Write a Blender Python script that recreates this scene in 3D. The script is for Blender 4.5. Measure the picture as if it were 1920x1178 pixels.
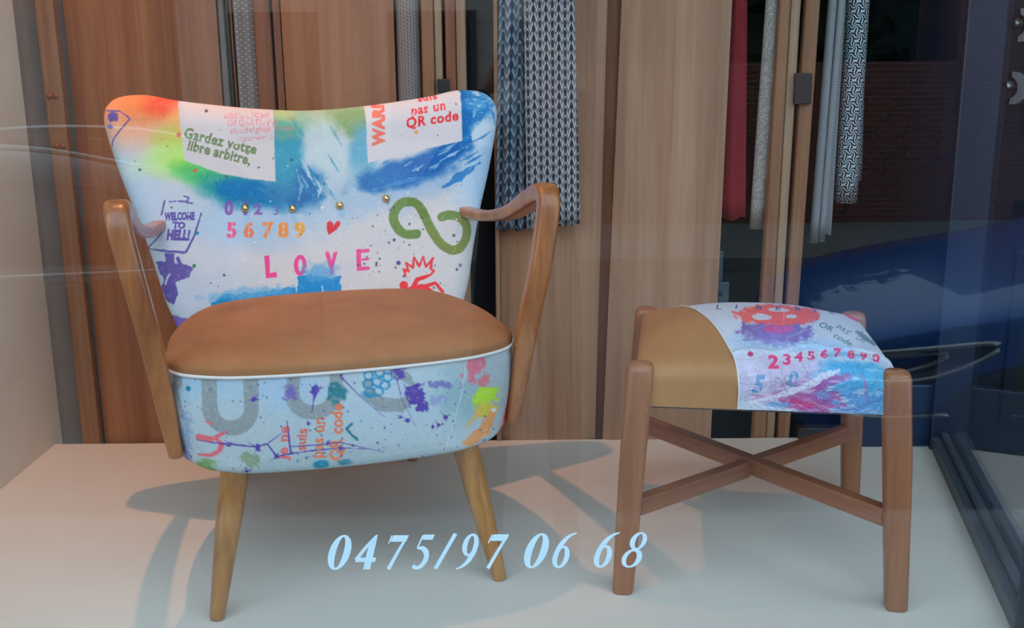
import bpy, bmesh, math, random
import numpy as np
from mathutils import Vector, Matrix

# ------------------------------------------------------------------ clear
for o in list(bpy.data.objects): bpy.data.objects.remove(o, do_unlink=True)
scene = bpy.context.scene
COL = scene.collection
random.seed(7)

# ------------------------------------------------------------------ camera
CAM_H = 0.90                       # height above the display platform
F_PX = 1972.0
PITCH, ROLL = math.radians(13.29), math.radians(-0.5)
cd = bpy.data.cameras.new('camera')
cd.sensor_fit = 'HORIZONTAL'; cd.sensor_width = 36.0
cd.lens = 36.0*F_PX/1920.0
cd.clip_start = 0.01; cd.clip_end = 200
cam = bpy.data.objects.new('camera', cd); COL.objects.link(cam)
_F = Vector((0, math.cos(PITCH), -math.sin(PITCH)))
_X0 = Vector((1, 0, 0)); _U0 = _X0.cross(_F)
_X = math.cos(ROLL)*_X0 + math.sin(ROLL)*_U0
_U = -math.sin(ROLL)*_X0 + math.cos(ROLL)*_U0
cam.matrix_world = Matrix(((_X.x, _U.x, -_F.x, 0), (_X.y, _U.y, -_F.y, 0), (_X.z, _U.z, -_F.z, CAM_H), (0, 0, 0, 1)))
scene.camera = cam

# ------------------------------------------------------------------ sky and exposure
W = bpy.data.worlds.new('sky'); scene.world = W; W.use_nodes = True
_nt = W.node_tree; _nt.nodes.clear()
_bg = _nt.nodes.new('ShaderNodeBackground'); _out = _nt.nodes.new('ShaderNodeOutputWorld')
_bg.inputs['Color'].default_value = (0.62, 0.84, 1.0, 1); _bg.inputs['Strength'].default_value = 2.75
_nt.links.new(_bg.outputs[0], _out.inputs[0])
scene.view_settings.view_transform = 'Standard'
scene.view_settings.look = 'None'
scene.view_settings.exposure = 0.0
scene.view_settings.gamma = 1.0
scene.view_settings.use_curve_mapping = False
LAMP_POS = (-0.74, 2.17, 2.94); LAMP_W = 125.0; LAMP_COL = (1.0, 0.44, 0.19)

GLASS_Y = 1.42        # shop window pane
BACK_Y = 2.455        # rear edge of the platform
STREET_Z = -0.75
CEIL_Z = 3.05

# ------------------------------------------------------------------ mesh helpers
def link(o, parent=None):
    COL.objects.link(o)
    if parent is not None: o.parent = parent
    return o
def tag(o, label=None, cat=None, group=None, kind=None):
    if label: o['label'] = label
    if cat: o['category'] = cat
    if group: o['group'] = group
    if kind: o['kind'] = kind
    return o
def empty(name, loc=(0,0,0), rz=0.0):
    o = bpy.data.objects.new(name, None); o.empty_display_size = .1
    COL.objects.link(o); o.location = loc; o.rotation_euler = (0,0,rz); return o
def mesh_obj(name, verts, faces, mat, parent=None, smooth=False, loc=None):
    me = bpy.data.meshes.new(name); me.from_pydata([tuple(v) for v in verts], [], faces); me.update()
    if smooth: me.polygons.foreach_set('use_smooth', [True]*len(me.polygons))
    o = bpy.data.objects.new(name, me)
    if mat: me.materials.append(mat)
    if loc: o.location = loc
    return link(o, parent)
def bm_obj(name, bm, mat, parent=None, smooth=False, loc=None, rot=None):
    bmesh.ops.recalc_face_normals(bm, faces=bm.faces)
    me = bpy.data.meshes.new(name); bm.to_mesh(me); bm.free()
    if smooth: me.polygons.foreach_set('use_smooth', [True]*len(me.polygons))
    o = bpy.data.objects.new(name, me)
    if mat: me.materials.append(mat)
    if loc: o.location = loc
    if rot: o.rotation_euler = rot
    return link(o, parent)
def bm_box(bm, lo, hi, bevel=0.0, seg=2):
    r = bmesh.ops.create_cube(bm, size=1.0); vs = r['verts']
    for v in vs:
        v.co = Vector([lo[i]+(v.co[i]+.5)*(hi[i]-lo[i]) for i in range(3)])
    if bevel > 0:
        es = list({e for v in vs for e in v.link_edges})
        bmesh.ops.bevel(bm, geom=es, offset=bevel, segments=seg, affect='EDGES', profile=.5)
def box(name, lo, hi, mat, parent=None, bevel=0.0, seg=2):
    bm = bmesh.new(); bm_box(bm, lo, hi, bevel, seg); return bm_obj(name, bm, mat, parent)
def grid_faces(nu, nv, off=0, closeu=False):
    f = []
    for j in range(nv-1):
        for i in range(nu if closeu else nu-1):
            a = j*nu+i; b = j*nu+(i+1) % nu
            f.append((off+a, off+b, off+b+nu, off+a+nu))
    return f
def catmull(pts, n, closed=False):
    """resample a polyline through pts by arc length along a Catmull-Rom spline"""
    P = np.array(pts, float); m = len(P); out = []
    segs = m if closed else m-1
    for i in range(segs):
        if closed: p0,p1,p2,p3 = P[(i-1)%m],P[i],P[(i+1)%m],P[(i+2)%m]
        else:
            p1,p2 = P[i],P[i+1]; p0 = P[i-1] if i>0 else 2*p1-p2; p3 = P[i+2] if i+2<m else 2*p2-p1
        for k in range(24):
            t = k/24
            out.append(.5*((2*p1)+(p2-p0)*t+(2*p0-5*p1+4*p2-p3)*t*t+(3*p1-p0-3*p2+p3)*t**3))
    out.append(P[0] if closed else P[-1]); out = np.array(out)
    d = np.r_[0, np.cumsum(np.linalg.norm(np.diff(out, axis=0), axis=1))]
    s = np.linspace(0, d[-1], n+1)[:-1] if closed else np.linspace(0, d[-1], n)
    return np.stack([np.interp(s, d, out[:, k]) for k in range(P.shape[1])], 1)
def sweep(name, path, ha, hb, aaxis, mat, parent=None, nsec=12, power=4.0, n=40, cap=True):
    """sweep a rounded rectangular section (half sizes ha, hb per path point) along a path"""
    P = catmull(path, n); k = np.linspace(0, 1, len(path)); kk = np.linspace(0, 1, n)
    A = np.interp(kk, k, ha); B = np.interp(kk, k, hb)
    verts = []; T = np.gradient(P, axis=0); T /= np.linalg.norm(T, axis=1)[:, None]
    ax = np.array(aaxis, float)
    for i in range(n):
        a = ax - T[i]*(ax@T[i]); a /= np.linalg.norm(a); b = np.cross(T[i], a)
        for j in range(nsec):
            th = 2*math.pi*(j+.5)/nsec; c, s = math.cos(th), math.sin(th)
            r = (abs(c)**power+abs(s)**power)**(-1/power)
            verts.append(P[i]+a*A[i]*c*r+b*B[i]*s*r)
    f = grid_faces(nsec, n, 0, True)
    if cap:
        for end in (0, n-1):
            base = end*nsec; dirn = -T[0] if end == 0 else T[-1]
            st = len(verts); c0 = P[end]
            for j in range(nsec): verts.append(c0+(np.array(verts[base+j])-c0)*.72+dirn*min(A[end], B[end])*.35)
            for j in range(nsec):
                q = (base+j, base+(j+1)%nsec, st+(j+1)%nsec, st+j); f.append(q if end else q[::-1])
            f.append(tuple(range(st, st+nsec)) if end else tuple(range(st+nsec-1, st-1, -1)))
    return mesh_obj(name, verts, f, mat, parent, smooth=True)
def lathe(name, prof, mat, parent=None, n=24, loc=(0,0,0), axis='Z', smooth=True):
    verts = []
    for r, z in prof:
        for j in range(n):
            a = 2*math.pi*j/n; p = (r*math.cos(a), r*math.sin(a), z)
            if axis == 'Y': p = (p[0], p[2], p[1])
            if axis == 'X': p = (p[2], p[0], p[1])
            verts.append(p)
    f = grid_faces(n, len(prof), 0, True)
    f.append(tuple(range(n))); f.append(tuple(range(len(prof)*n-n, len(prof)*n)))
    o = mesh_obj(name, verts, f, mat, parent, smooth=smooth, loc=loc)
    bm = bmesh.new(); bm.from_mesh(o.data); bmesh.ops.recalc_face_normals(bm, faces=bm.faces); bm.to_mesh(o.data); bm.free()
    if smooth: o.data.polygons.foreach_set('use_smooth', [True]*len(o.data.polygons))
    return o
def taper_leg(name, p0, p1, r0, r1, mat, parent, n=20):
    """round tapered peg leg from p0 (top) to p1 (foot)"""
    p0, p1 = np.array(p0), np.array(p1); d = p1-p0; L = np.linalg.norm(d); d /= L
    a = np.cross(d, (0,1,0)); a /= np.linalg.norm(a); b = np.cross(d, a)
    verts = []; rows = [(0, r0), (.3, r0*.93+r1*.07), (.6, r0*.55+r1*.45), (.985, r1), (1.0, r1*.86)]
    for t, r in rows:
        for j in range(n):
            th = 2*math.pi*j/n; verts.append(p0+d*L*t+r*(a*math.cos(th)+b*math.sin(th)))
    f = grid_faces(n, len(rows), 0, True); f.append(tuple(range(n))); f.append(tuple(range(len(rows)*n-n, len(rows)*n)))
    o = mesh_obj(name, verts, f, mat, parent, smooth=True)
    return o

# ------------------------------------------------------------------ materials
def new_mat(name):
    m = bpy.data.materials.new(name); m.use_nodes = True; nt = m.node_tree; nt.nodes.clear()
    out = nt.nodes.new('ShaderNodeOutputMaterial'); b = nt.nodes.new('ShaderNodeBsdfPrincipled')
    nt.links.new(b.outputs[0], out.inputs['Surface']); return m, nt, b, out
class N:
    """tiny node-building helper"""
    def __init__(s, nt): s.nt = nt
    def new(s, t, **kw):
        n = s.nt.nodes.new(t)
        for k, v in kw.items(): setattr(n, k, v)
        return n
    def lnk(s, a, b): s.nt.links.new(a, b)
    def math(s, op, a, b=None, c=None):
        n = s.new('ShaderNodeMath', operation=op)
        for i, v in enumerate((a, b, c)):
            if v is None: continue
            if isinstance(v, (int, float)): n.inputs[i].default_value = v
            else: s.lnk(v, n.inputs[i])
        return n.outputs[0]
    def mix(s, fac, a, b):
        n = s.new('ShaderNodeMix', data_type='RGBA')
        for sock, v in ((n.inputs[0], fac), (n.inputs[6], a), (n.inputs[7], b)):
            if isinstance(v, (int, float)): sock.default_value = v
            elif isinstance(v, tuple): sock.default_value = (*v[:3], 1)
            else: s.lnk(v, sock)
        return n.outputs[2]
    def coords(s, kind='Object', scale=(1,1,1), rot=(0,0,0)):
        t = s.new('ShaderNodeTexCoord'); m = s.new('ShaderNodeMapping')
        m.inputs['Scale'].default_value = scale; m.inputs['Rotation'].default_value = rot
        s.lnk(t.outputs[kind], m.inputs['Vector']); return m.outputs[0]
    def noise(s, vec, scale=5, detail=4, rough=.6, dist=0.0):
        n = s.new('ShaderNodeTexNoise'); n.inputs['Scale'].default_value = scale; n.inputs['Detail'].default_value = detail
        n.inputs['Roughness'].default_value = rough; n.inputs['Distortion'].default_value = dist
        s.lnk(vec, n.inputs['Vector']); return n.outputs['Fac']
    def ramp(s, fac, stops):
        r = s.new('ShaderNodeValToRGB'); e = r.color_ramp.elements
        while len(e) > 1: e.remove(e[-1])
        e[0].position = stops[0][0]; e[0].color = (*stops[0][1], 1)
        for p, c in stops[1:]:
            q = e.new(p); q.color = (*c, 1)
        s.lnk(fac, r.inputs[0]); return r.outputs[0]
    def bump(s, h, bsdf, strength=.2, dist=.002):
        b = s.new('ShaderNodeBump'); b.inputs['Strength'].default_value = strength; b.inputs['Distance'].default_value = dist
        s.lnk(h, b.inputs['Height']); s.lnk(b.outputs[0], bsdf.inputs['Normal'])
def lin(r, g, b):
    f = lambda c: (c/255)/12.92 if c/255 <= .04045 else ((c/255+.055)/1.055)**2.4
    return (f(r), f(g), f(b))
def plain(name, col, rough=.6, metal=0.0, var=.12, vscale=6.0, bump=0.0, bscale=200.0, coat=0.0):
    m, nt, b, _ = new_mat(name); n = N(nt)
    v = n.coords(); f = n.noise(v, vscale, 5, .6)
    lo = tuple(c*(1-var) for c in col); hi = tuple(min(1, c*(1+var)) for c in col)
    n.lnk(n.ramp(f, [(.3, lo), (.7, hi)]), b.inputs['Base Color'])
    b.inputs['Roughness'].default_value = rough; b.inputs['Metallic'].default_value = metal; b.inputs['Coat Weight'].default_value = coat
    if bump > 0: n.bump(n.noise(v, bscale, 3, .6), b, bump, .001)
    return m
def wood(name, dark, mid, light, axis='Z', rough=.45, scale=1.0, streak=1.0, wear=None, coat=0.0):
    """streaky wood; the grain runs along `axis` of the object"""
    m, nt, b, _ = new_mat(name); n = N(nt); i = 'XYZ'.index(axis)
    sc = [26*scale]*3; sc[i] = .9*scale; v = n.coords('Object', tuple(sc))
    f1 = n.noise(v, 1.0, 6, .62, .6*streak)
    sc2 = [150*scale]*3; sc2[i] = 5*scale; f2 = n.noise(n.coords('Object', tuple(sc2)), 1.0, 3, .6)
    sc3 = [9*scale]*3; sc3[i] = .35*scale; f3 = n.noise(n.coords('Object', tuple(sc3)), 1.0, 3, .55, .8)
    t = n.math('ADD', n.math('MULTIPLY', f1, .45), n.math('ADD', n.math('MULTIPLY', f2, .15), n.math('MULTIPLY', f3, .4)))
    c = n.ramp(t, [(.34, dark), (.5, mid), (.66, light)])
    if wear:
        w = n.noise(n.coords('Object', (60, 60, 25)), 1.0, 5, .7)
        c = n.mix(n.math('MULTIPLY', n.math('GREATER_THAN', w, .68), .7), c, wear)
    n.lnk(c, b.inputs['Base Color']); b.inputs['Roughness'].default_value = rough; b.inputs['Coat Weight'].default_value = coat
    b.inputs['Coat Roughness'].default_value = .25
    n.bump(t, b, .15, .001)
    return m
def glass_mat(name, tint=(1,1,1), ior=1.5, smudge=0.0):
    m = bpy.data.materials.new(name); m.use_nodes = True; nt = m.node_tree; nt.nodes.clear(); n = N(nt)
    out = n.new('ShaderNodeOutputMaterial'); tr = n.new('ShaderNodeBsdfTransparent'); gl = n.new('ShaderNodeBsdfGlossy')
    tr.inputs[0].default_value = (*tint, 1); gl.inputs['Roughness'].default_value = 0.0; gl.inputs['Color'].default_value = (1,1,1,1)
    geo = n.new('ShaderNodeNewGeometry'); fr = n.new('ShaderNodeFresnel')
    # the same Fresnel curve on entry and exit of the thin pane (rays are not bent inside it)
    i = n.math('ADD', n.math('MULTIPLY', geo.outputs['Backfacing'], 1/ior-ior), ior); n.lnk(i, fr.inputs['IOR'])
    mx = n.new('ShaderNodeMixShader'); n.lnk(fr.outputs[0], mx.inputs[0]); n.lnk(tr.outputs[0], mx.inputs[1]); n.lnk(gl.outputs[0], mx.inputs[2])
    n.lnk(mx.outputs[0], out.inputs['Surface']); return m
def painted_mat(name, rough=.85, bump=.35, bscale=260.0, crease=0.0):
    """canvas fabric whose paint lives in the colour attribute 'paint'"""
    m, nt, b, _ = new_mat(name); n = N(nt)
    a = n.new('ShaderNodeAttribute', attribute_name='paint'); n.lnk(a.outputs['Color'], b.inputs['Base Color'])
    b.inputs['Roughness'].default_value = rough
    v = n.coords('Object'); h = n.noise(v, bscale, 3, .7)
    if crease:
        h = n.math('ADD', h, n.math('MULTIPLY', n.noise(n.coords('Object', (38, 38, 95)), 1.0, 4, .65, 1.2), crease))
    n.bump(h, b, bump, .0016); return m

M = {}
M['floor'] = plain('platform_laminate', lin(214, 209, 200), .42, var=.03, vscale=3)
M['wall'] = plain('cream_wall', lin(222, 212, 196), .7, var=.04, vscale=2)
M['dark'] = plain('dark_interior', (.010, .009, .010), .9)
M['panel_l'] = wood('panel_wood_red', lin(118, 68, 42), lin(154, 95, 59), lin(176, 116, 76))
M['panel_c'] = wood('panel_wood_orange', lin(132, 78, 48), lin(160, 100, 62), lin(176, 118, 78))
M['panel_r'] = wood('panel_wood_pale', lin(140, 98, 72), lin(170, 126, 96), lin(190, 150, 120))
M['strip'] = wood('frame_wood', lin(118, 78, 54), lin(150, 104, 72), lin(168, 122, 88), scale=1.6)
M['strip_pale'] = wood('frame_wood_pale', lin(134, 104, 80), lin(164, 132, 104), lin(184, 152, 124), scale=1.6)
M['strip_red'] = wood('frame_wood_red', lin(104, 60, 38), lin(138, 84, 54), lin(152, 98, 66), scale=1.6)
M['arm'] = wood('arm_wood', lin(134, 74, 38), lin(172, 104, 56), lin(196, 130, 76), 'Z', .32, 1.5, coat=.4)
M['leg'] = wood('leg_wood', lin(128, 78, 36), lin(168, 114, 58), lin(190, 140, 82), 'Z', .36, 1.8, coat=.3)
M['stool'] = wood('stool_wood', lin(128, 76, 48), lin(154, 97, 63), lin(170, 114, 78), 'Z', .42, 1.4, wear=lin(196, 158, 130), coat=.15)
M['suede'] = plain('tan_suede', lin(162, 108, 66), .9, var=.16, vscale=9, bump=.25, bscale=300)
M['leather'] = plain('tan_leather', lin(178, 126, 76), .62, var=.1, vscale=7, bump=.15, bscale=220)
M['piping'] = plain('white_piping', lin(226, 222, 220), .8, var=.04)
M['brass'] = plain('brass', (.72, .52, .24), .28, 1.0, var=.1)
M['black'] = plain('black_metal', (.02, .018, .016), .5)
M['under'] = plain('underside_cloth', (.10, .09, .085), .95)
M['navy'] = plain('navy_paint', lin(24, 40, 62), .38, var=.15, vscale=4)
M['slate'] = plain('slate_paint', lin(66, 76, 88), .45, var=.18, vscale=6)
M['lobby'] = plain('lobby_floor', lin(96, 106, 114), .6, var=.06)
M['steel'] = plain('steel', (.62, .62, .6), .3, 1.0)
M['glass'] = glass_mat('window_glass')
M['vinyl'] = plain('pale_blue_vinyl', lin(204, 228, 240), .55, var=.01)
M['metal_profile'] = plain('grey_metal_profile', lin(112, 106, 102), .45, .3)
M['back_fabric'] = painted_mat('painted_canvas', .85, .55, 170, .8)
M['stool_fabric'] = painted_mat('painted_canvas_creased', .5, 1.0, 150, 2.2)
M['gap'] = plain('gap_shade_grey_brown', lin(124, 112, 104), .8)  # shadow tone of the gap beside the cream wall, as a flat colour
M['rubber'] = plain('foot_cap', (.06, .045, .035), .7)
# ------------------------------------------------------------------ the room
P_X0, P_X1 = -1.13, 1.12
def struct(o): o['kind'] = 'structure'; return o
# display platform: polygon following the slanted right-hand window
SIDE_A, SIDE_B = (1.0, 2.377), (0.779, 1.42)      # foot of the slanted side sill, back and front
def prism(name, poly, z0, z1, mat, parent=None, bevel=0.0):
    bm = bmesh.new(); vs = [bm.verts.new((x, y, z0)) for x, y in poly]; f = bm.faces.new(vs)
    r = bmesh.ops.extrude_face_region(bm, geom=[f])
    for v in r['geom']:
        if isinstance(v, bmesh.types.BMVert): v.co.z = z1
    if bevel: bmesh.ops.bevel(bm, geom=list(bm.edges), offset=bevel, segments=2, affect='EDGES')
    return bm_obj(name, bm, mat, parent)
struct(prism('floor', [(P_X0, 1.40), (.80, 1.40), (1.03, 2.38), (1.03, BACK_Y), (P_X0, BACK_Y)], -.04, 0, M['floor']))
struct(box('wall_left', (P_X0-.12, 1.36, -.75), (P_X0, 2.60, CEIL_Z), M['wall']))
struct(box('ceiling', (-3.0, 1.30, CEIL_Z), (3.2, 6.6, CEIL_Z+.12), M['wall']))
struct(box('wall_back', (-3.0, 6.2, -.75), (3.2, 6.35, CEIL_Z), M['dark']))
struct(box('wall_left_shop', (-3.0, 2.60, -.75), (-2.85, 6.2, CEIL_Z), M['dark']))
struct(box('wall_left_front', (-3.0, 2.48, -.75), (P_X0-.12, 2.60, CEIL_Z), M['dark']))
struct(box('wall_right_shop', (3.05, 1.36, -.75), (3.2, 6.2, CEIL_Z), M['dark']))
struct(box('floor_shop', (-3.0, BACK_Y+.02, -.45), (1.06, 6.2, -.30), M['dark']))
struct(box('floor_back', (1.04, 3.30, -.46), (3.2, 6.2, -.31), M['dark']))
brick_facade = plain('facade_render', lin(170, 160, 150), .9)
struct(box('wall_front_left', (-3.0, 1.30, STREET_Z), (P_X0, 1.46, 3.6), brick_facade))
struct(box('wall_front_right', (2.35, 1.30, STREET_Z), (3.2, 1.46, 3.6), brick_facade))
struct(box('wall_front_top', (P_X0, 1.30, 2.62), (2.35, 1.50, 3.6), brick_facade))
struct(box('wall_front_base', (P_X0, 1.36, STREET_Z), (.80, 1.44, -.045), M['slate']))

# shop window pane
w1 = empty('window_1', (0, GLASS_Y, 0)); struct(w1)
box('pane', (P_X0, -.003, 0.0), (.775, .003, 2.62), M['glass'], w1)
box('window_frame', (.760, -.03, 0.0), (.80, .03, 2.62), M['navy'], w1, .004)
# slanted side window between display and entrance
sv = Vector((SIDE_A[0]-SIDE_B[0], SIDE_A[1]-SIDE_B[1], 0)); SL = sv.length; SANG = math.atan2(sv.y, sv.x)
w2 = empty('window_2', (SIDE_B[0], SIDE_B[1], 0), SANG); struct(w2)
# local x runs along the sill from front to back, local -y points out to the entrance
box('window_sill', (-.02, -.075, -.02), (SL, 0.0, .032), M['slate'], w2, .003)
box('glazing_bead', (-.02, -.075, .032), (SL, -.045, .050), M['slate'], w2, .004)
box('glazing_bead', (-.02, -.036, .032), (SL, -.018, .044), M['slate'], w2, .004)
box('pane', (0, -.043, .046), (SL-.01, -.037, 2.60), M['glass'], w2)
box('corner_post', (SL-.012, -.075, -.02), (SL+.04, .004, 2.62), M['navy'], w2, .004)
# navy board and jamb closing the rear right corner
t = box('trim_1', (.80, 2.385, 0.0), (1.03, 2.41, .155), M['navy'], None, .004); struct(t)
t = box('trim_2', (1.012, 2.40, -.3), (1.095, 2.50, 2.62), M['navy'], None, .005); struct(t)
t = box('trim_3', (.70, 2.44, 0), (1.02, 2.47, .03), M['black'], None, .003); struct(t)
# entrance lobby with the panelled door
LZ = -.30
struct(prism('floor_lobby', [(.86, 1.40), (2.35, 1.40), (2.35, 3.35), (1.10, 3.35), (1.10, 2.40)], LZ-.1, LZ, M['lobby']))
struct(box('step_1', (.86, 1.15, STREET_Z), (2.35, 1.42, -.52), M['lobby']))
struct(box('wall_lobby', (1.05, 2.50, LZ), (1.10, 3.2, CEIL_Z), M['navy']))
d1 = empty('door_1', (1.30, 3.12, LZ), math.radians(-7)); struct(d1)
DW, DH = .92, 2.2
box('door_slab', (.10, .005, .015), (.10+DW, .045, DH), M['navy'], d1, .003)
box('door_jamb', (-.02, -.03, -.02), (.095, .07, DH+.1), M['navy'], d1, .006)
box('door_jamb', (.105+DW, -.03, 0), (.19+DW, .07, DH+.1), M['navy'], d1, .006)
for (x0, x1, z0, z1) in ((.235, .24+DW-.28, .14, .62), (.235, .24+DW-.28, 1.42, 2.05)):
    p = box('door_panel', (x0, -.006, z0), (x1, .006, z1), plain('dark_door_panel', (.02,.02,.022), .5) if z0 < 1 else M['glass'], d1)
    bm = bmesh.new(); w = .03
    bm_box(bm, (x0-w, -.016, z0-w), (x0, .006, z1+w), .004); bm_box(bm, (x1, -.016, z0-w), (x1+w, .006, z1+w), .004)
    bm_box(bm, (x0, -.016, z0-w), (x1, .006, z0), .004); bm_box(bm, (x0, -.016, z1), (x1, .006, z1+w), .004)
    bm_obj('panel_moulding', bm, M['navy'], p)
def escutcheon(x, z, full=True):
    """half-moon lock plate with a key cylinder"""
    n = 20; out = []; inn = []
    for k in range(n+1):
        a = math.radians(-100+ (200*k/n)); out.append((x+.042*math.cos(a), z+.046*math.sin(a)))
    for k in range(n+1):
        a = math.radians(78-(156*k/n)); inn.append((x-.010+.022*math.cos(a), z+.030*math.sin(a)))
    poly = out+inn; bm = bmesh.new()
    vs = [bm.verts.new((px, -.001, pz)) for px, pz in poly]; f = bm.faces.new(vs)
    r = bmesh.ops.extrude_face_region(bm, geom=[f])
    for v in r['geom']:
        if isinstance(v, bmesh.types.BMVert): v.co.y = -.010
    bmesh.ops.triangulate(bm, faces=[f for f in bm.faces if len(f.verts) > 4])
    o = bm_obj('lock_plate', bm, M['steel'], d1)
    lathe('key_cylinder', [(.012, 0), (.012, -.011), (.010, -.014), (.0, -.014)], M['steel'], o, 20, (x-.012, 0, z+.008), 'Y')
    return o
escutcheon(.150, 1.125); escutcheon(.156, 1.300)
struct(box('wall_lobby_back', (1.05, 3.20, LZ), (3.05, 3.30, CEIL_Z), M['navy']))
struct(box('wall_lobby_right', (2.35, 1.46, LZ-.1), (2.45, 3.2, CEIL_Z), M['navy']))
# ------------------------------------------------------------------ wooden partition behind the display
def board(name, xb, xt, y, th, mat, label=None, cat=None, parent=None, group=None, bow=0.0, z0=-.29, z1=2.45, curl=0.0, edge=.0):
    """tall board; xb / xt = (left, right) at z=0 and at z=1.04; slightly bowed in plan"""
    nu, nv = 13, 18; V = []
    for side in (0, 1):
        for j in range(nv):
            z = z0+(z1-z0)*j/(nv-1); k = z/1.04
            l = xb[0]+(xt[0]-xb[0])*k; r = xb[1]+(xt[1]-xb[1])*k
            for i in range(nu):
                u = i/(nu-1); x = l+(r-l)*u
                yy = y-bow*(1-(2*u-1)**2) - curl*math.exp(-((u)/.18)**2)
                rd = .004*(abs(2*u-1)**10)
                V.append((x, yy+rd if side == 0 else yy+th-rd, z))
    F = grid_faces(nu, nv); nn = nu*nv
    F += [tuple(nn+k for k in f[::-1]) for f in grid_faces(nu, nv)]
    for j in range(nv-1):
        a, b = j*nu, (j+1)*nu; F.append((a, b, nn+b, nn+a)); a += nu-1; b += nu-1; F.append((a, nn+a, nn+b, b))
    for i in range(nu-1):
        F.append((i, nn+i, nn+i+1, i+1)); a = (nv-1)*nu+i; F.append((a, a+1, nn+a+1, nn+a))
    o = mesh_obj(name, V, F, mat, parent, smooth=False)
    if label: tag(o, label, cat, group)
    return o
G = 'wooden panels closing the back of the display'
board('wood_panel', (-1.013, -.664), (-1.009, -.664), 2.472, .018, M['panel_l'], 'wide reddish brown wooden panel behind the left armrest, next to the cream wall', 'panel', None, G, .004)
board('wood_panel', (-.512, -.262), (-.516, -.262), 2.466, .018, M['panel_c'], 'orange brown wooden panel directly behind the armchair backrest', 'panel', None, G, .004)
board('wood_panel', (-.027, .203), (-.025, .221), 2.462, .016, M['panel_r'], 'pale brown wooden panel behind the hanging chevron cloth', 'panel', None, G, .008)
board('wood_panel', (.221, .490), (.252, .502), 2.462, .016, M['panel_r'], 'pale brown wooden panel between armchair and stool, left of the red cloth', 'panel', None, G, .010, curl=.012)

GP = 'upright frame posts of the wooden partition'
def post(label, strips, loc_tag=None):
    """upright made of vertical strips: (x0 bottom, x1 bottom, x0 top, x1 top, y, thickness, material)"""
    e = empty('frame_post', ((strips[0][0]+strips[-1][1])/2, strips[0][4], 0)); tag(e, label, 'post', GP)
    ox, oy = e.location.x, e.location.y
    for (a, b, c, d, y, th, m) in strips:
        o = board('strip', (a-ox, b-ox), (c-ox, d-ox), y-oy, th, m, None, None, e)
    return e
p = post('brown wooden post with round peg marks beside the cream wall', [(-1.064, -1.020, -1.066, -1.024, 2.456, .03, M['strip'])])
for px, pz in ((-1.046, .841), (-1.042, .727)):
    for dx in (-.007, .007):
        lathe('screw_cap', [(.0001, -.002), (.0065, -.002), (.0072, .004)], M['strip_red'], p, 14, (px+dx-p.location.x, 2.4558-p.location.y, pz), 'Y')
board('gap_tone_sheet', (-1.13, -.99), (-1.13, -.99), 2.490, .01, M['gap'], 'grey brown sheet coloured like the shade in the gap beside the cream wall', 'board')  # sheet added in the gap; the shade there is put into its colour
post('grey metal profile and dark post right of the reddish panel', [(-.662, -.640, -.660, -.648, 2.475, .02, M['metal_profile']), (-.638, -.632, -.645, -.638, 2.482, .02, M['black']), (-.631, -.6285, -.637, -.6325, 2.486, .02, M['strip_red'])])
post('narrow reddish double post left of the orange brown panel', [(-.576, -.538, -.581, -.543, 2.470, .03, M['strip_red']), (-.534, -.514, -.537, -.519, 2.474, .03, M['strip_red'])])
p = post('double wooden post with black latch right of the knitted grey roll', [(-.203, -.170, -.200, -.172, 2.462, .03, M['strip']), (-.169, -.155, -.171, -.153, 2.466, .03, M['strip_pale']),
     (-.146, -.122, -.146, -.122, 2.464, .03, M['strip_red']), (-.121, -.098, -.121, -.099, 2.462, .03, M['strip_pale'])])
box('latch', (-.166-p.location.x, -.012, .842), (-.138-p.location.x, .01, .872), M['black'], p, .002)
p = post('double wooden post with black latch behind the stool', [(.594, .626, .609, .634, 2.462, .03, M['strip']), (.627, .648, .635, .658, 2.466, .03, M['strip_pale']), (.655, .684, .668, .700, 2.460, .03, M['strip'])])
box('latch', (.650-p.location.x, -.014, .809), (.688-p.location.x, .01, .878), M['black'], p, .002)
post('thin pale wooden strip beside the chevron cloth', [(-.040, -.028, -.036, -.026, 2.450, .02, M['strip_pale'])])
post('dark brown post in the gap left of the pale curled panel', [(.196, .232, .215, .262, 2.485, .02, M['strip_red'])])
board('gap_tone_sheet', (-.11, -.02), (-.11, -.02), 2.62, .01, M['dark'], 'dark sheet filling the gap behind the armrest', 'board')  # plain sheet in the same dark colour as the interior behind the gap
# small metal bracket seen in the dark gap behind the stool
b = empty('hinge_bracket', (.50, 2.50, .33)); tag(b, 'small grey metal bracket low in the dark gap behind the stool', 'bracket')
box('plate', (-.012, -.002, 0), (.028, .002, .055), M['slate'], b, .002); lathe('screw', [(.0045, 0), (.0045, -.004), (.001, -.005)], M['black'], b, 12, (.008, -.002, .026), 'Y')
box('plate', (-.014, .004, .055), (.012, .008, .13), M['slate'], b, .002)

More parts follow.
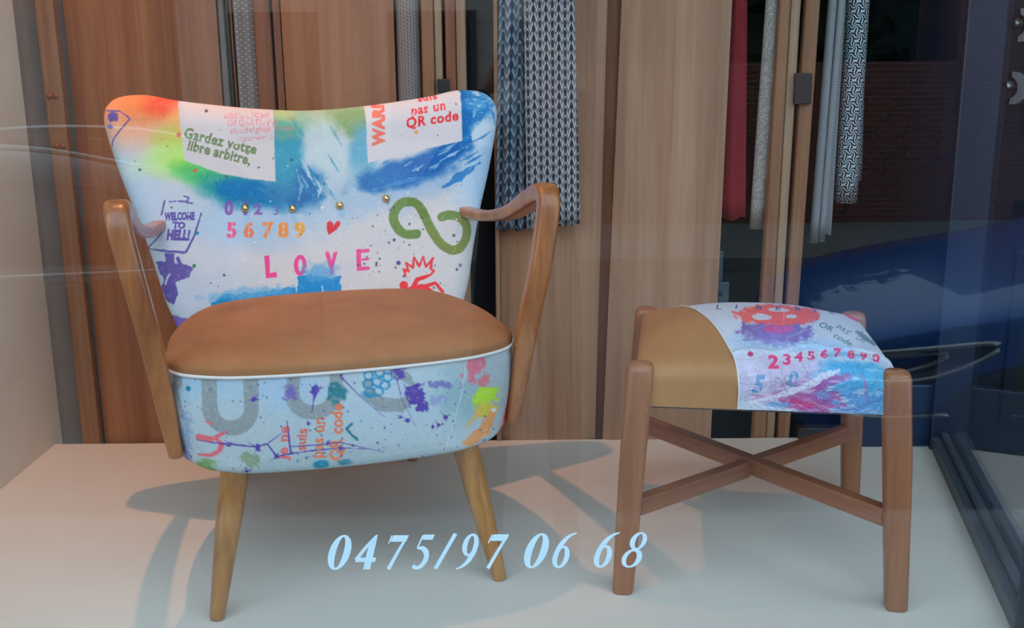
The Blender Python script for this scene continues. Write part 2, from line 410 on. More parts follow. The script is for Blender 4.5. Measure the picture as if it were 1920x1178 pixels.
# ------------------------------------------------------------------ hanging cloth and fabric rolls
def stripe_mat(name, build):
    m, nt, b, _ = new_mat(name); n = N(nt); tc = n.new('ShaderNodeUVMap'); sp = n.new('ShaderNodeSeparateXYZ'); n.lnk(tc.outputs[0], sp.inputs[0])
    c, h = build(n, sp.outputs[0], sp.outputs[1]); n.lnk(c, b.inputs['Base Color']); b.inputs['Roughness'].default_value = .9
    if h is not None: n.bump(h, b, .5, .0015)
    return m
def chevron(px, py, slope, lw, light, mid, dark, leaf=.17):
    """chevron cloth with dark leaves; uv in metres"""
    def f(n, x, y):
        p = n.math('DIVIDE', x, px); fr = n.math('FRACT', p); row = n.math('FRACT', n.math('MULTIPLY', n.math('FLOOR', p), .5))
        tri = n.math('MULTIPLY', n.math('ABSOLUTE', n.math('SUBTRACT', fr, .5)), 2.0)
        q = n.math('FRACT', n.math('ADD', n.math('DIVIDE', y, py), n.math('MULTIPLY', tri, slope)))
        s1 = n.math('GREATER_THAN', n.math('PINGPONG', q, .5), .5-lw)              # white chevron line
        s2 = n.math('GREATER_THAN', n.math('PINGPONG', n.math('ADD', q, .30), .5), .40)
        yy = n.math('FRACT', n.math('ADD', n.math('DIVIDE', y, py), n.math('ADD', row, .42)))
        ex = n.math('POWER', n.math('ABSOLUTE', n.math('DIVIDE', n.math('SUBTRACT', fr, .5), leaf)), 1.5)
        ey = n.math('POWER', n.math('ABSOLUTE', n.math('DIVIDE', n.math('SUBTRACT', yy, .5), .42)), 1.5)
        lf = n.math('LESS_THAN', n.math('ADD', ex, ey), 1.0)
        w = n.math('GREATER_THAN', n.math('FRACT', n.math('DIVIDE', y, .0016)), .72)
        c = n.mix(s1, mid, light); c = n.mix(n.math('MULTIPLY', s2, .85), c, dark); c = n.mix(lf, c, dark); c = n.mix(n.math('MULTIPLY', w, .35), c, dark)
        return c, s1
    return f
M['chev_wide'] = stripe_mat('chevron_cloth_small', chevron(.0140, .0210, 1.1, .20, lin(196, 194, 194), lin(140, 140, 144), lin(46, 48, 58), .26))
M['chev_narrow'] = stripe_mat('chevron_cloth_large', chevron(.021, .026, .9, .14, lin(170, 184, 194), lin(104, 124, 142), lin(38, 50, 66), .22))
def dotted(n, x, y):
    a = n.math('FRACT', n.math('DIVIDE', x, .0095)); r = n.math('MULTIPLY', n.math('FLOOR', n.math('DIVIDE', x, .0095)), .5)
    b = n.math('FRACT', n.math('ADD', n.math('DIVIDE', y, .0125), r))
    m = n.math('LESS_THAN', n.math('ADD', n.math('POWER', n.math('DIVIDE', n.math('SUBTRACT', a, .5), .24), 2), n.math('POWER', n.math('DIVIDE', n.math('SUBTRACT', b, .5), .10), 2)), 1)
    return n.mix(m, lin(128, 122, 118), lin(190, 184, 176)), m
M['dotted'] = stripe_mat('dotted_grey_cloth', dotted)
def knit(n, x, y):
    a = n.math('FRACT', n.math('DIVIDE', x, .0075)); r = n.math('MULTIPLY', n.math('FLOOR', n.math('DIVIDE', x, .0075)), .37)
    b = n.math('FRACT', n.math('ADD', n.math('DIVIDE', y, .0085), r))
    d = n.math('SQRT', n.math('ADD', n.math('POWER', n.math('SUBTRACT', a, .5), 2), n.math('POWER', n.math('SUBTRACT', b, .5), 2)))
    ring = n.math('LESS_THAN', n.math('ABSOLUTE', n.math('SUBTRACT', d, .33)), .13)
    return n.mix(ring, lin(76, 70, 72), lin(172, 160, 154)), ring
M['knit'] = stripe_mat('knitted_grey_cloth', knit)
def woven(n, x, y):
    a = n.math('FRACT', n.math('DIVIDE', x, .0042)); b = n.math('FRACT', n.math('DIVIDE', y, .0042))
    c = n.new('ShaderNodeCombineXYZ'); n.lnk(n.math('FLOOR', n.math('DIVIDE', x, .0042)), c.inputs[0]); n.lnk(n.math('FLOOR', n.math('DIVIDE', y, .0042)), c.inputs[1])
    wn = n.new('ShaderNodeTexWhiteNoise'); n.lnk(c.outputs[0], wn.inputs['Vector'])
    g = n.math('MULTIPLY', n.math('LESS_THAN', a, .78), n.math('LESS_THAN', b, .78))
    f = n.math('MULTIPLY', g, n.math('ADD', n.math('MULTIPLY', wn.outputs[0], .6), .4))
    return n.mix(f, lin(124, 116, 112), lin(232, 222, 212)), f
M['woven'] = stripe_mat('woven_silver_cloth', woven)
def pinwheel(n, x, y):
    s = .0225
    u = n.math('SUBTRACT', n.math('FRACT', n.math('ADD', n.math('DIVIDE', x, s), n.math('MULTIPLY', n.math('FLOOR', n.math('DIVIDE', y, s)), .5))), .5)
    v = n.math('SUBTRACT', n.math('FRACT', n.math('DIVIDE', y, s)), .5)
    r = n.math('SQRT', n.math('ADD', n.math('MULTIPLY', u, u), n.math('MULTIPLY', v, v)))
    ang = n.math('ARCTAN2', v, u)
    arm = n.math('SINE', n.math('ADD', n.math('MULTIPLY', ang, 6.0), n.math('MULTIPLY', r, 15.0)))
    m = n.math('GREATER_THAN', arm, .15)
    return n.mix(m, lin(20, 32, 46), lin(204, 216, 220)), None
M['pinwheel'] = stripe_mat('pinwheel_cloth', pinwheel)
def twill(n, x, y):
    q = n.math('FRACT', n.math('DIVIDE', n.math('ADD', y, n.math('MULTIPLY', n.math('PINGPONG', x, .006), 1.6)), .0062))
    return n.mix(n.math('GREATER_THAN', q, .5), lin(112, 118, 122), lin(172, 176, 178)), None
M['twill'] = stripe_mat('silver_twill_cloth', twill)
M['red'] = plain('crimson_cloth', lin(136, 30, 42), .9, var=.08)
def uv_from(me, uvs):
    l = me.uv_layers.new(name='UVMap'); idx = np.empty(len(me.loops), dtype=np.int32); me.loops.foreach_get('vertex_index', idx)
    l.data.foreach_set('uv', np.array(uvs, np.float32)[idx].ravel())
def cloth(name, xb, xt, zb, y, folds, amp, mat, label, group, zt=2.3, seed=0, th=.0025, cat='cloth', slant=0.0):
    """hanging cloth with vertical folds; xb/xt = (left, right) at hem and at z=1.04"""
    nu, nv = 49, 40; V = []; UV = []; rng = random.Random(seed); ph = rng.random()*6
    for side in (0, 1):
        for j in range(nv):
            for i in range(nu):
                u = i/(nu-1); hem = zb+slant*u+.003*math.sin(u*folds*2*math.pi+1)
                z = hem+(zt-hem)*j/(nv-1); k = (z-zb)/(1.04-zb)
                l = xb[0]+(xt[0]-xb[0])*k; r = xb[1]+(xt[1]-xb[1])*k
                yy = y+amp*math.sin(u*folds*2*math.pi+ph)+.25*amp*math.sin(z*7+u*3)
                V.append((l+(r-l)*u, yy+side*th, z)); UV.append(((r-l)*u*(1+amp*folds*6), z))
    F = grid_faces(nu, nv); nn = nu*nv; F += [tuple(nn+k for k in f[::-1]) for f in grid_faces(nu, nv)]
    for j in range(nv-1):
        a, b = j*nu, (j+1)*nu; F.append((a, b, nn+b, nn+a)); a += nu-1; b += nu-1; F.append((a, nn+a, nn+b, b))
    for i in range(nu-1): F.append((i, nn+i, nn+i+1, i+1)); a = (nv-1)*nu+i; F.append((a, a+1, nn+a+1, nn+a))
    o = mesh_obj(name, V, F, mat, None, smooth=True); uv_from(o.data, UV); return tag(o, label, cat, group)
def roll(name, pb, pt, r, mat, label, group, zt=2.3):
    """hanging fabric roll with a visible spiral end; pb = (x, y, z) of the lower end, pt = point on its axis above"""
    n = 28; pb, pt = np.array(pb), np.array(pt); d = (pt-pb)/(pt[2]-pb[2]); V = []; UV = []
    rows = 30
    for j in range(rows):
        z = (zt-pb[2])*j/(rows-1); c = pb+d*z
        for i in range(n+1):
            a = 2*math.pi*i/n; rr = r*(1-.04*i/n); V.append((c[0]+rr*math.cos(a+.6), c[1]+rr*math.sin(a+.6), c[2])); UV.append((a*r, z))
    F = grid_faces(n+1, rows); st = len(V)
    for k in range(2):                                # recessed coiled end
        for i in range(n+1):
            a = 2*math.pi*i/n; rr = r*(.80-.35*k); V.append((pb[0]+rr*math.cos(a+.6), pb[1]+rr*math.sin(a+.6), pb[2]+.004*(k+1))); UV.append((a*rr, .02*k))
    for i in range(n): F.append((i, st+i, st+i+1, i+1)); F.append((st+i, st+n+1+i, st+n+2+i, st+i+1))
    F.append(tuple(range(st+n+1, st+2*n+1))); F.append(tuple(range((rows-1)*(n+1), (rows-1)*(n+1)+n)))
    o = mesh_obj(name, V, F, mat, None, smooth=True); uv_from(o.data, UV); return tag(o, label, 'fabric roll', group)
GC = 'fabric samples hanging at the back of the display'
cloth('hanging_cloth', (-.624, -.580), (-.628, -.584), .05, 2.484, 1.0, .004, M['dotted'], 'grey cloth with pale dots hanging in the gap left of the armchair', GC, seed=1)
roll('fabric_roll', (-.233, 2.494, .10), (-.232, 2.494, 1.04), .029, M['knit'], 'knitted grey fabric roll above the right half of the backrest', GC)
cloth('hanging_cloth', (-.036, .043), (-.022, .040), .528, 2.420, 2.5, .007, M['chev_narrow'], 'narrow folded blue grey chevron cloth next to the backrest', GC, seed=2)
cloth('hanging_cloth', (.036, .160), (.032, .142), .528, 2.402, .6, .004, M['chev_wide'], 'broad grey white chevron cloth with dark leaf pattern behind the right armrest', GC, seed=3, slant=.02)
cloth('hanging_cloth', (.495, .563), (.500, .545), .538, 2.505, 1.2, .006, M['red'], 'dark red cloth hanging right of the pale panel', GC, seed=4)
roll('fabric_roll', (.594, 2.522, .512), (.609, 2.522, 1.04), .0185, M['woven'], 'slim silver woven fabric roll beside the red cloth', GC)
roll('fabric_roll', (.732, 2.52, .476), (.744, 2.52, 1.04), .0105, M['twill'], 'thin grey twill roll just right of the wooden post, leftmost of the pair', GC)
roll('fabric_roll', (.752, 2.525, .478), (.766, 2.525, 1.04), .0090, M['twill'], 'thin grey twill roll just left of the pinwheel roll', GC)
cloth('hanging_cloth', (.766, .786), (.768, .787), .490, 2.556, .7, .003, M['twill'], 'narrow pale grey strip of cloth hanging lowest left of the pinwheel roll', GC, seed=5)
roll('fabric_roll', (.822, 2.575, .567), (.820, 2.575, 1.04), .0275, M['pinwheel'], 'dark blue and white pinwheel patterned fabric roll', GC)
roll('fabric_roll', (.852, 2.635, .614), (.834, 2.635, 1.04), .0255, M['pinwheel'], 'second pinwheel patterned roll half hidden behind the first', GC)

# ceiling spot that lights the display
sp = empty('ceiling_spotlight', (LAMP_POS[0], LAMP_POS[1], CEIL_Z)); tag(sp, 'small white ceiling spotlight above the display platform', 'lamp')
lathe('mounting_plate', [(.04, 0), (.04, -.012), (.012, -.014), (.012, -.03)], M['steel'], sp, 24)
lathe('lamp_housing', [(.030, -.03), (.045, -.035), (.045, -.105), (.042, -.105), (.040, -.06), (.001, -.06)], M['steel'], sp, 24)
ld = bpy.data.lights.new('spot_bulb', 'SPOT'); ld.energy = LAMP_W; ld.color = LAMP_COL; ld.spot_size = math.radians(62); ld.spot_blend = 1.0; ld.shadow_soft_size = .018
lo = bpy.data.objects.new('spot_bulb', ld); COL.objects.link(lo); lo.parent = sp; lo.location = (0, 0, LAMP_POS[2]-CEIL_Z); lo.rotation_euler = (math.radians(8), math.radians(-2), 0)
# ------------------------------------------------------------------ armchair and stool surfaces (local metres)
CHAIR_LOC, CHAIR_ROT = (-.3264, 1.8957), .2721
STOOL_LOC, STOOL_ROT = (.4527, 1.8855), -.1476
def mirror(pts): return [(-x, y) for x, y in reversed(pts[1:] if pts[0][0] == 0 else pts)]
# --- backrest outline, right half, from lower corner up round the ear to the middle of the top edge
_side = [(.279, .36), (.296, .41), (.311, .455), (.3285, .53), (.3475, .60), (.368, .665), (.385, .725), (.397, .775), (.4005, .803), (.396, .826)]
_top = [(.396, .826), (.380, .841), (.356, .848), (.325, .849), (.30, .8455), (.265, .8375), (.20, .828), (.13, .8195), (.05, .813), (0, .8115)]
def back_mid(x, z):   # mid surface of the curved back
    return .222+.30*(z-.42)+.04*(1-(x/.38)**2)
def back_patch(nu, nv):
    s = catmull(_side, nv); t = catmull(_top+[(-x, z) for x, z in _top[-2::-1]], nu)[::-1]
    b = np.stack([np.linspace(-.279, .279, nu), np.full(nu, .36)], 1); l = s*np.array([-1, 1])
    u = np.linspace(0, 1, nu)[None, :, None]; v = np.linspace(0, 1, nv)[:, None, None]
    return ((1-v)*b[None]+v*t[None]+(1-u)*l[:, None]+u*s[:, None]
            - ((1-u)*(1-v)*b[0]+u*(1-v)*b[-1]+(1-u)*v*t[0]+u*v*t[-1]))      # (nv, nu, 2) of x, z
def edge_dist(xz):
    pts = np.concatenate([catmull(_side, 60), catmull(_top, 70)]); pts = np.concatenate([pts, pts*[-1, 1]])
    out = np.empty(xz.shape[:2])
    for j in range(xz.shape[0]):
        out[j] = np.sqrt(((xz[j][:, None]-pts[None])**2).sum(-1)).min(1)
    return out
BACK_T = .032
def back_front(nu, nv):
    # distance to the outline on a coarse patch, then interpolated
    cu, cv = 121, 81; c = edge_dist(back_patch(cu, cv)); c[:, 0] = 0; c[:, -1] = 0; c[-1] = 0
    ui = np.linspace(0, cu-1, nu); a = np.stack([np.interp(ui, np.arange(cu), r) for r in c]); vi = np.linspace(0, cv-1, nv)
    d = np.stack([np.interp(vi, np.arange(cv), a[:, k]) for k in range(nu)], 1)
    xz = back_patch(nu, nv); k = 1-np.minimum(d/.045, 1); off = BACK_T*np.sqrt(np.maximum(0, 1-k*k))
    x, z = xz[..., 0], xz[..., 1]
    dimple = 0
    for bx, bz in BUTTONS: dimple = dimple+.0035*np.exp(-((x-bx)**2+(z-bz)**2)/.0004)
    y = back_mid(x, z)-off+dimple
    return np.stack([x, y, z], -1), off
BUTTONS = [(-.143, .622), (-.048, .6165), (.049, .619), (.1465, .6295)]
# --- seat: contour at the seam and at the lower edge (right half, front to back)
_seam = [(0, -.261), (.1, -.257), (.19, -.243), (.24, -.222), (.272, -.198), (.2925, -.162), (.297, -.12), (.294, 0), (.276, .10), (.248, .18), (.205, .222), (.12, .243), (0, .25)]
_foot = [(0, -.233), (.1, -.229), (.17, -.220), (.215, -.208), (.252, -.190), (.276, -.158), (.287, -.12), (.285, 0), (.268, .10), (.240, .18), (.198, .214), (.12, .234), (0, .24)]
def half_contour(pts, n): return catmull(pts, n)
SEAM_Z, FOOT_Z = .42, .240
def contour(n):
    """matching seam / foot contours as closed loops, starting at the rear centre and passing the front at n/2"""
    k = 24; R = []
    for pts in (_seam, _foot):
        P = np.array(pts); out = []
        for i in range(len(P)-1):
            p1, p2 = P[i], P[i+1]; p0 = P[i-1] if i > 0 else P[1]*[-1, 1]; p3 = P[i+2] if i+2 < len(P) else P[-2]*[-1, 1]
            for q in range(k):
                t = q/k; out.append(.5*((2*p1)+(p2-p0)*t+(2*p0-5*p1+4*p2-p3)*t*t+(3*p1-p0-3*p2+p3)*t**3))
        out.append(P[-1]); h = np.array(out); R.append(np.concatenate([h[::-1]*[-1, 1], h[1:-1]]))
    d = np.r_[0, np.cumsum(np.linalg.norm(np.diff(np.concatenate([R[0], R[0][:1]]), axis=0), axis=1))]
    s = np.linspace(0, d[-1], n+1)[:-1]
    return [np.stack([np.interp(s, d, np.r_[c[:, q], c[0, q]]) for q in (0, 1)], 1) for c in R], s, d[-1]
def band_surface(n, nv):
    (a, b), s, L = contour(n); V = np.empty((nv, n, 3)); h = np.linspace(0, 1, nv)
    zlow = FOOT_Z+.008*np.clip((np.abs(a[:, 0])-.20)/.09, 0, 1)**2
    for j, t in enumerate(h):
        k = min(t/.86, 1.0); xy = a*(1-k)+b*k
        c = xy.mean(0)*0; z = SEAM_Z+(zlow+.022-SEAM_Z)*k
        if t > .86:
            w = (t-.86)/.14*math.pi/2; z = zlow+.022*(1-math.sin(w)); xy = xy*(1-.06*(1-math.cos(w)))
        belly = .006*math.sin(math.pi*min(t/.9, 1)); xy = xy*(1+belly/.28)
        V[j, :, :2] = xy; V[j, :, 2] = z
    return V, s, L
# --- stool pad
ST_H = .4068
def smooth(a, b, x): t = np.clip((x-a)/(b-a), 0, 1); return t*t*(3-2*t)
SEAM_X = [(-.235, -.040), (-.20, -.052), (-.1, -.078), (0, -.104), (.1, -.126), (.2, -.146), (.235, -.150)]
def pad_profile(t, half, zb, ze, crown, r=.022):
    """cross profile of the pad: t in [0,1] walks up one side, over the crown and down the other.
    returns position across and height factor"""
    side = ze-zb-r; arc = r*math.pi/2; topw = 2*(half-r); L = 2*side+2*arc+topw; s = np.asarray(t)*L
    q = np.minimum(s, L-s); sg = np.where(s < L/2, -1.0, 1.0)
    a = np.clip((q-side)/r, 0, math.pi/2)
    pos = np.where(q < side, half, np.where(q < side+arc, half-r+r*np.cos(a), half-r-(q-side-arc)))
    z = np.where(q < side, zb+q, np.where(q < side+arc, ze-r+r*np.sin(a), ze))
    return sg*pos, z
PAD_B, PAD_E, PAD_CROWN = .338, .407, .052
def pad_point(x, ty):
    """x across (metres), ty along the front-to-back profile"""
    y, z = pad_profile(ty, .222, PAD_B, PAD_E, 0)
    u = np.clip(np.abs(x)/.216, 0, 1); v = np.clip(np.abs(y)/.222, 0, 1)
    dome = PAD_CROWN*(1-u**2.4)*(1-v**2.2)*smooth(PAD_B, PAD_E, z)
    edge = -.004*u**6
    # side rounding
    e = np.clip((np.abs(x)-.202)/.014, 0, 1); drop = .014*(1-np.sqrt(np.maximum(0, 1-e*e)))
    zz = np.maximum(z+dome+edge*smooth(PAD_B, PAD_E, z)-drop*smooth(PAD_B, PAD_E, z), PAD_B)
    return np.stack([x+0*y, y, zz], -1)
def pad_fabric(nu, nv):
    t = np.linspace(0, 1, nv)[:, None]; y, _ = pad_profile(t[:, 0], .222, PAD_B, PAD_E, 0)
    x0 = np.interp(y, [p[0] for p in SEAM_X], [p[1] for p in SEAM_X])[:, None]
    u = np.linspace(0, 1, nu)[None, :]; x = x0+(.216-x0)*u
    return pad_point(x, t+0*x), u+0*x, t+0*x

# ------------------------------------------------------------------ paint sheets
class Sheet:
    """a sheet of painted canvas: colours are laid down with soft sprays, stencils, brush strokes and splatter"""
    def __init__(s, x0, y0, x1, y1, sc, base, seed):
        s.x0, s.y0, s.sc = x0, y0, sc; s.w, s.h = int((x1-x0)*sc), int((y1-y0)*sc)
        s.c = np.empty((s.h, s.w, 3), np.float32); s.c[:] = np.array(base)/255.0
        s.X, s.Y = np.meshgrid(x0+(np.arange(s.w)+.5)/sc, y0+(np.arange(s.h)+.5)/sc); s.r = np.random.RandomState(seed); s.n = {}
    def noise(s, cell, seed=0, octaves=3, sx=1.0, sy=1.0):
        key = (cell, seed, octaves, sx, sy)
        if key in s.n: return s.n[key]
        tot = np.zeros((s.h, s.w), np.float32); amp = 1; su = 0; rr = np.random.RandomState(seed+100)
        for o in range(octaves):
            cx, cy = cell*sx/2**o*s.sc, cell*sy/2**o*s.sc; gw, gh = int(s.w/cx)+3, int(s.h/cy)+3; g = rr.rand(gh, gw)
            xi, yi = np.arange(s.w)/cx, np.arange(s.h)/cy; x0, y0 = xi.astype(int), yi.astype(int); fx, fy = xi-x0, yi-y0
            fx = fx*fx*(3-2*fx); fy = fy*fy*(3-2*fy)
            a = g[y0][:, x0]*(1-fx)+g[y0][:, x0+1]*fx; b = g[y0+1][:, x0]*(1-fx)+g[y0+1][:, x0+1]*fx
            tot += amp*(a*(1-fy[:, None])+b*fy[:, None]); su += amp; amp *= .5
        s.n[key] = tot/su; return s.n[key]
    def put(s, m, col, a=1.0):
        k = (np.clip(m, 0, 1)*a)[..., None]; s.c = s.c*(1-k)+np.array(col, np.float32)/255*k
    def put_in(s, sl, m, col, a=1.0):
        k = (np.clip(m, 0, 1)*a)[..., None]; s.c[sl] = s.c[sl]*(1-k)+np.array(col, np.float32)/255*k
    def box(s, x0, y0, x1, y1):
        i0, i1 = max(0, int((x0-s.x0)*s.sc)), min(s.w, int((x1-s.x0)*s.sc)+1); j0, j1 = max(0, int((y0-s.y0)*s.sc)), min(s.h, int((y1-s.y0)*s.sc)+1)
        return (slice(j0, max(j1, j0)), slice(i0, max(i1, i0)))
    def spray(s, cx, cy, rx, ry, col, a=1.0, ang=0, soft=.6, rag=0.0, cell=22, seed=0, sx=1, sy=1):
        t = math.radians(ang); c, n = math.cos(t), math.sin(t); dx, dy = s.X-cx, s.Y-cy
        d = np.sqrt(((dx*c+dy*n)/rx)**2+((-dx*n+dy*c)/ry)**2)
        if rag: d = d+rag*(s.noise(cell, seed, 4, sx, sy)-.5)*2
        m = np.clip((1+soft-d)/(2*soft), 0, 1); s.put(m*m*(3-2*m), col, a)
    def poly(s, pts, col, a=1.0, rag=0.0, cell=8, seed=0, soft=1.0):
        P = np.array(pts, float); sl = s.box(P[:, 0].min()-6-rag*2, P[:, 1].min()-6-rag*2, P[:, 0].max()+6+rag*2, P[:, 1].max()+6+rag*2)
        X, Y = s.X[sl], s.Y[sl]
        if X.size == 0: return
        if rag:
            X = X+(s.noise(cell, seed, 3)[sl]-.5)*2*rag; Y = Y+(s.noise(cell, seed+31, 3)[sl]-.5)*2*rag
        ins = np.zeros(X.shape, bool); dm = np.full(X.shape, 1e9, np.float32)
        for i in range(len(P)):
            (ax, ay), (bx, by) = P[i], P[(i+1) % len(P)]
            if ay != by: ins ^= ((ay > Y) != (by > Y)) & (X < (bx-ax)*(Y-ay)/(by-ay)+ax)
            L = (bx-ax)**2+(by-ay)**2+1e-9; t = np.clip(((X-ax)*(bx-ax)+(Y-ay)*(by-ay))/L, 0, 1)
            dm = np.minimum(dm, np.hypot(X-ax-t*(bx-ax), Y-ay-t*(by-ay)))
        sd = np.where(ins, dm, -dm); s.put_in(sl, sd/soft+.5, col, a)
    def line(s, pts, w, col, a=1.0, rag=0.0, cell=6, seed=0, soft=1.0):
        P = np.array(pts, float); W = np.array(w, float) if np.ndim(w) else np.full(len(P), float(w)); mw = W.max()
        sl = s.box(P[:, 0].min()-mw-3, P[:, 1].min()-mw-3, P[:, 0].max()+mw+3, P[:, 1].max()+mw+3); X, Y = s.X[sl], s.Y[sl]
        if X.size == 0: return
        best = np.full(X.shape, -1e9, np.float32)
        for i in range(len(P)-1):
            (ax, ay), (bx, by) = P[i], P[i+1]; L = (bx-ax)**2+(by-ay)**2+1e-9
            t = np.clip(((X-ax)*(bx-ax)+(Y-ay)*(by-ay))/L, 0, 1); ww = (W[i]*(1-t)+W[i+1]*t)/2
            best = np.maximum(best, ww-np.hypot(X-ax-t*(bx-ax), Y-ay-t*(by-ay)))
        if rag: best = best+(s.noise(cell, seed, 3)[sl]-.5)*2*rag
        s.put_in(sl, best/soft+.5, col, a)
    def dots(s, n, region, col, rmin=.6, rmax=2.4, a=.9):
        x0, y0, x1, y1 = region
        for _ in range(n):
            x, y = x0+(x1-x0)*s.r.rand(), y0+(y1-y0)*s.r.rand(); r = rmin+(rmax-rmin)*s.r.rand()**3; s.dot(x, y, r, col, a)
    def dot(s, x, y, r, col, a=1.0):
        sl = s.box(x-r-2, y-r-2, x+r+2, y+r+2)
        if s.X[sl].size: s.put_in(sl, r-np.hypot((s.X[sl]-x), (s.Y[sl]-y))+.5, col, a)
    def splat(s, x, y, r, col, arms=9, spread=2.4, a=1.0):
        s.spray_local(x, y, r, col, a)
        for _ in range(arms):
            t = s.r.rand()*6.283; L = r*(1+spread*s.r.rand()**2); s.line([(x, y), (x+L*math.cos(t), y+L*math.sin(t))], [r*.5, .6], col, a)
            s.dot(x+L*1.25*math.cos(t), y+L*1.25*math.sin(t), .5+r*.16*s.r.rand(), col, a)
    def spray_local(s, x, y, r, col, a):
        sl = s.box(x-2*r, y-2*r, x+2*r, y+2*r)
        if s.X[sl].size:
            d = np.hypot(s.X[sl]-x, s.Y[sl]-y)/r+(s.noise(r*.9, 5, 3)[sl]-.5)*1.1; s.put_in(sl, (1-d)*r+.5, col, a)
    def text(s, txt, x, y, size, ang, col, a=1.0, shear=0.0, wide=1.0, bold=0.0, space=1.0, cut=0.0):
        """stencil lettering; (x, y) = start of the baseline"""
        for tri in text_tris(txt, bold, space):
            T = tri*size; T[:, 0] = T[:, 0]*wide+T[:, 1]*shear; t = math.radians(ang); c, n = math.cos(t), math.sin(t)
            s.tri([(x+px*c+py*n, y+px*n-py*c) for px, py in T], col, a, cut)
    def tri(s, P, col, a, cut):
        P = np.array(P); sl = s.box(P[:, 0].min()-1, P[:, 1].min()-1, P[:, 0].max()+1, P[:, 1].max()+1); X, Y = s.X[sl], s.Y[sl]
        if X.size == 0: return
        (ax, ay), (bx, by), (cx, cy) = P; A = (bx-ax)*(cy-ay)-(cx-ax)*(by-ay)
        if abs(A) < 1e-9: return
        w0 = ((bx-X)*(cy-Y)-(cx-X)*(by-Y))/A; w1 = ((cx-X)*(ay-Y)-(ax-X)*(cy-Y))/A; m = (w0 >= -.02) & (w1 >= -.02) & (1-w0-w1 >= -.02)
        k = m*1.0
        if cut: k = k*(s.noise(7, 77, 3)[sl] > cut)
        s.put_in(sl, k, col, a)
    def sample(s, px, py):
        u = np.clip((px-s.x0)*s.sc-.5, 0, s.w-1.001); v = np.clip((py-s.y0)*s.sc-.5, 0, s.h-1.001); i, j = u.astype(int), v.astype(int); fx, fy = (u-i)[..., None], (v-j)[..., None]
        return (s.c[j, i]*(1-fx)+s.c[j, i+1]*fx)*(1-fy)+(s.c[j+1, i]*(1-fx)+s.c[j+1, i+1]*fx)*fy
_TT = {}
def text_tris(txt, bold, space):
    k = (txt, bold, space)
    if k not in _TT:
        cu = bpy.data.curves.new('lettering', 'FONT'); cu.body = txt; cu.size = 1.0; cu.offset = bold; cu.space_character = space; cu.resolution_u = 3
        o = bpy.data.objects.new('lettering', cu); COL.objects.link(o); bpy.context.view_layer.update()
        me = bpy.data.meshes.new_from_object(o.evaluated_get(bpy.context.evaluated_depsgraph_get())); me.calc_loop_triangles()
        co = np.array([v.co[:2] for v in me.vertices]); _TT[k] = [co[list(t.vertices)] for t in me.loop_triangles]
        bpy.data.objects.remove(o, do_unlink=True); bpy.data.curves.remove(cu); bpy.data.meshes.remove(me)
    return [t.copy() for t in _TT[k]]
def poly3(c, a, b):
    """cubic map from surface parameters to sheet coordinates"""
    T = [1+0*a, a, b, a*a, a*b, b*b, a**3, a*a*b, a*b*b, b**3]
    return sum(k*t for k, t in zip(c[0], T)), sum(k*t for k, t in zip(c[1], T))
def paint_attr(me, rgb, gain=1.0):
    c = np.clip(rgb.reshape(-1, 3), 0, 1); l = np.where(c <= .04045, c/12.92, ((c+.055)/1.055)**2.4)*gain
    a = me.color_attributes.new('paint', 'FLOAT_COLOR', 'POINT'); a.data.foreach_set('color', np.concatenate([np.clip(l, 0, 1), np.ones((len(l), 1))], 1).astype(np.float32).ravel())
def np_mesh(name, V, nu, nv, mat, parent, closeu=False):
    """fast quad grid from an (nv, nu, 3) array"""
    n = nu*nv; me = bpy.data.meshes.new(name); i = np.arange(n).reshape(nv, nu)
    if closeu: i = np.concatenate([i, i[:, :1]], 1)
    q = np.stack([i[:-1, :-1], i[:-1, 1:], i[1:, 1:], i[1:, :-1]], -1).reshape(-1, 4)
    me.vertices.add(n); me.vertices.foreach_set('co', V.astype(np.float32).ravel())
    me.loops.add(q.size); me.loops.foreach_set('vertex_index', q.astype(np.int32).ravel())
    me.polygons.add(len(q)); me.polygons.foreach_set('loop_start', np.arange(0, q.size, 4, dtype=np.int32)); me.polygons.foreach_set('use_smooth', np.ones(len(q), bool))
    me.update(calc_edges=True); me.validate()
    me.materials.append(mat); o = bpy.data.objects.new(name, me); return link(o, parent)
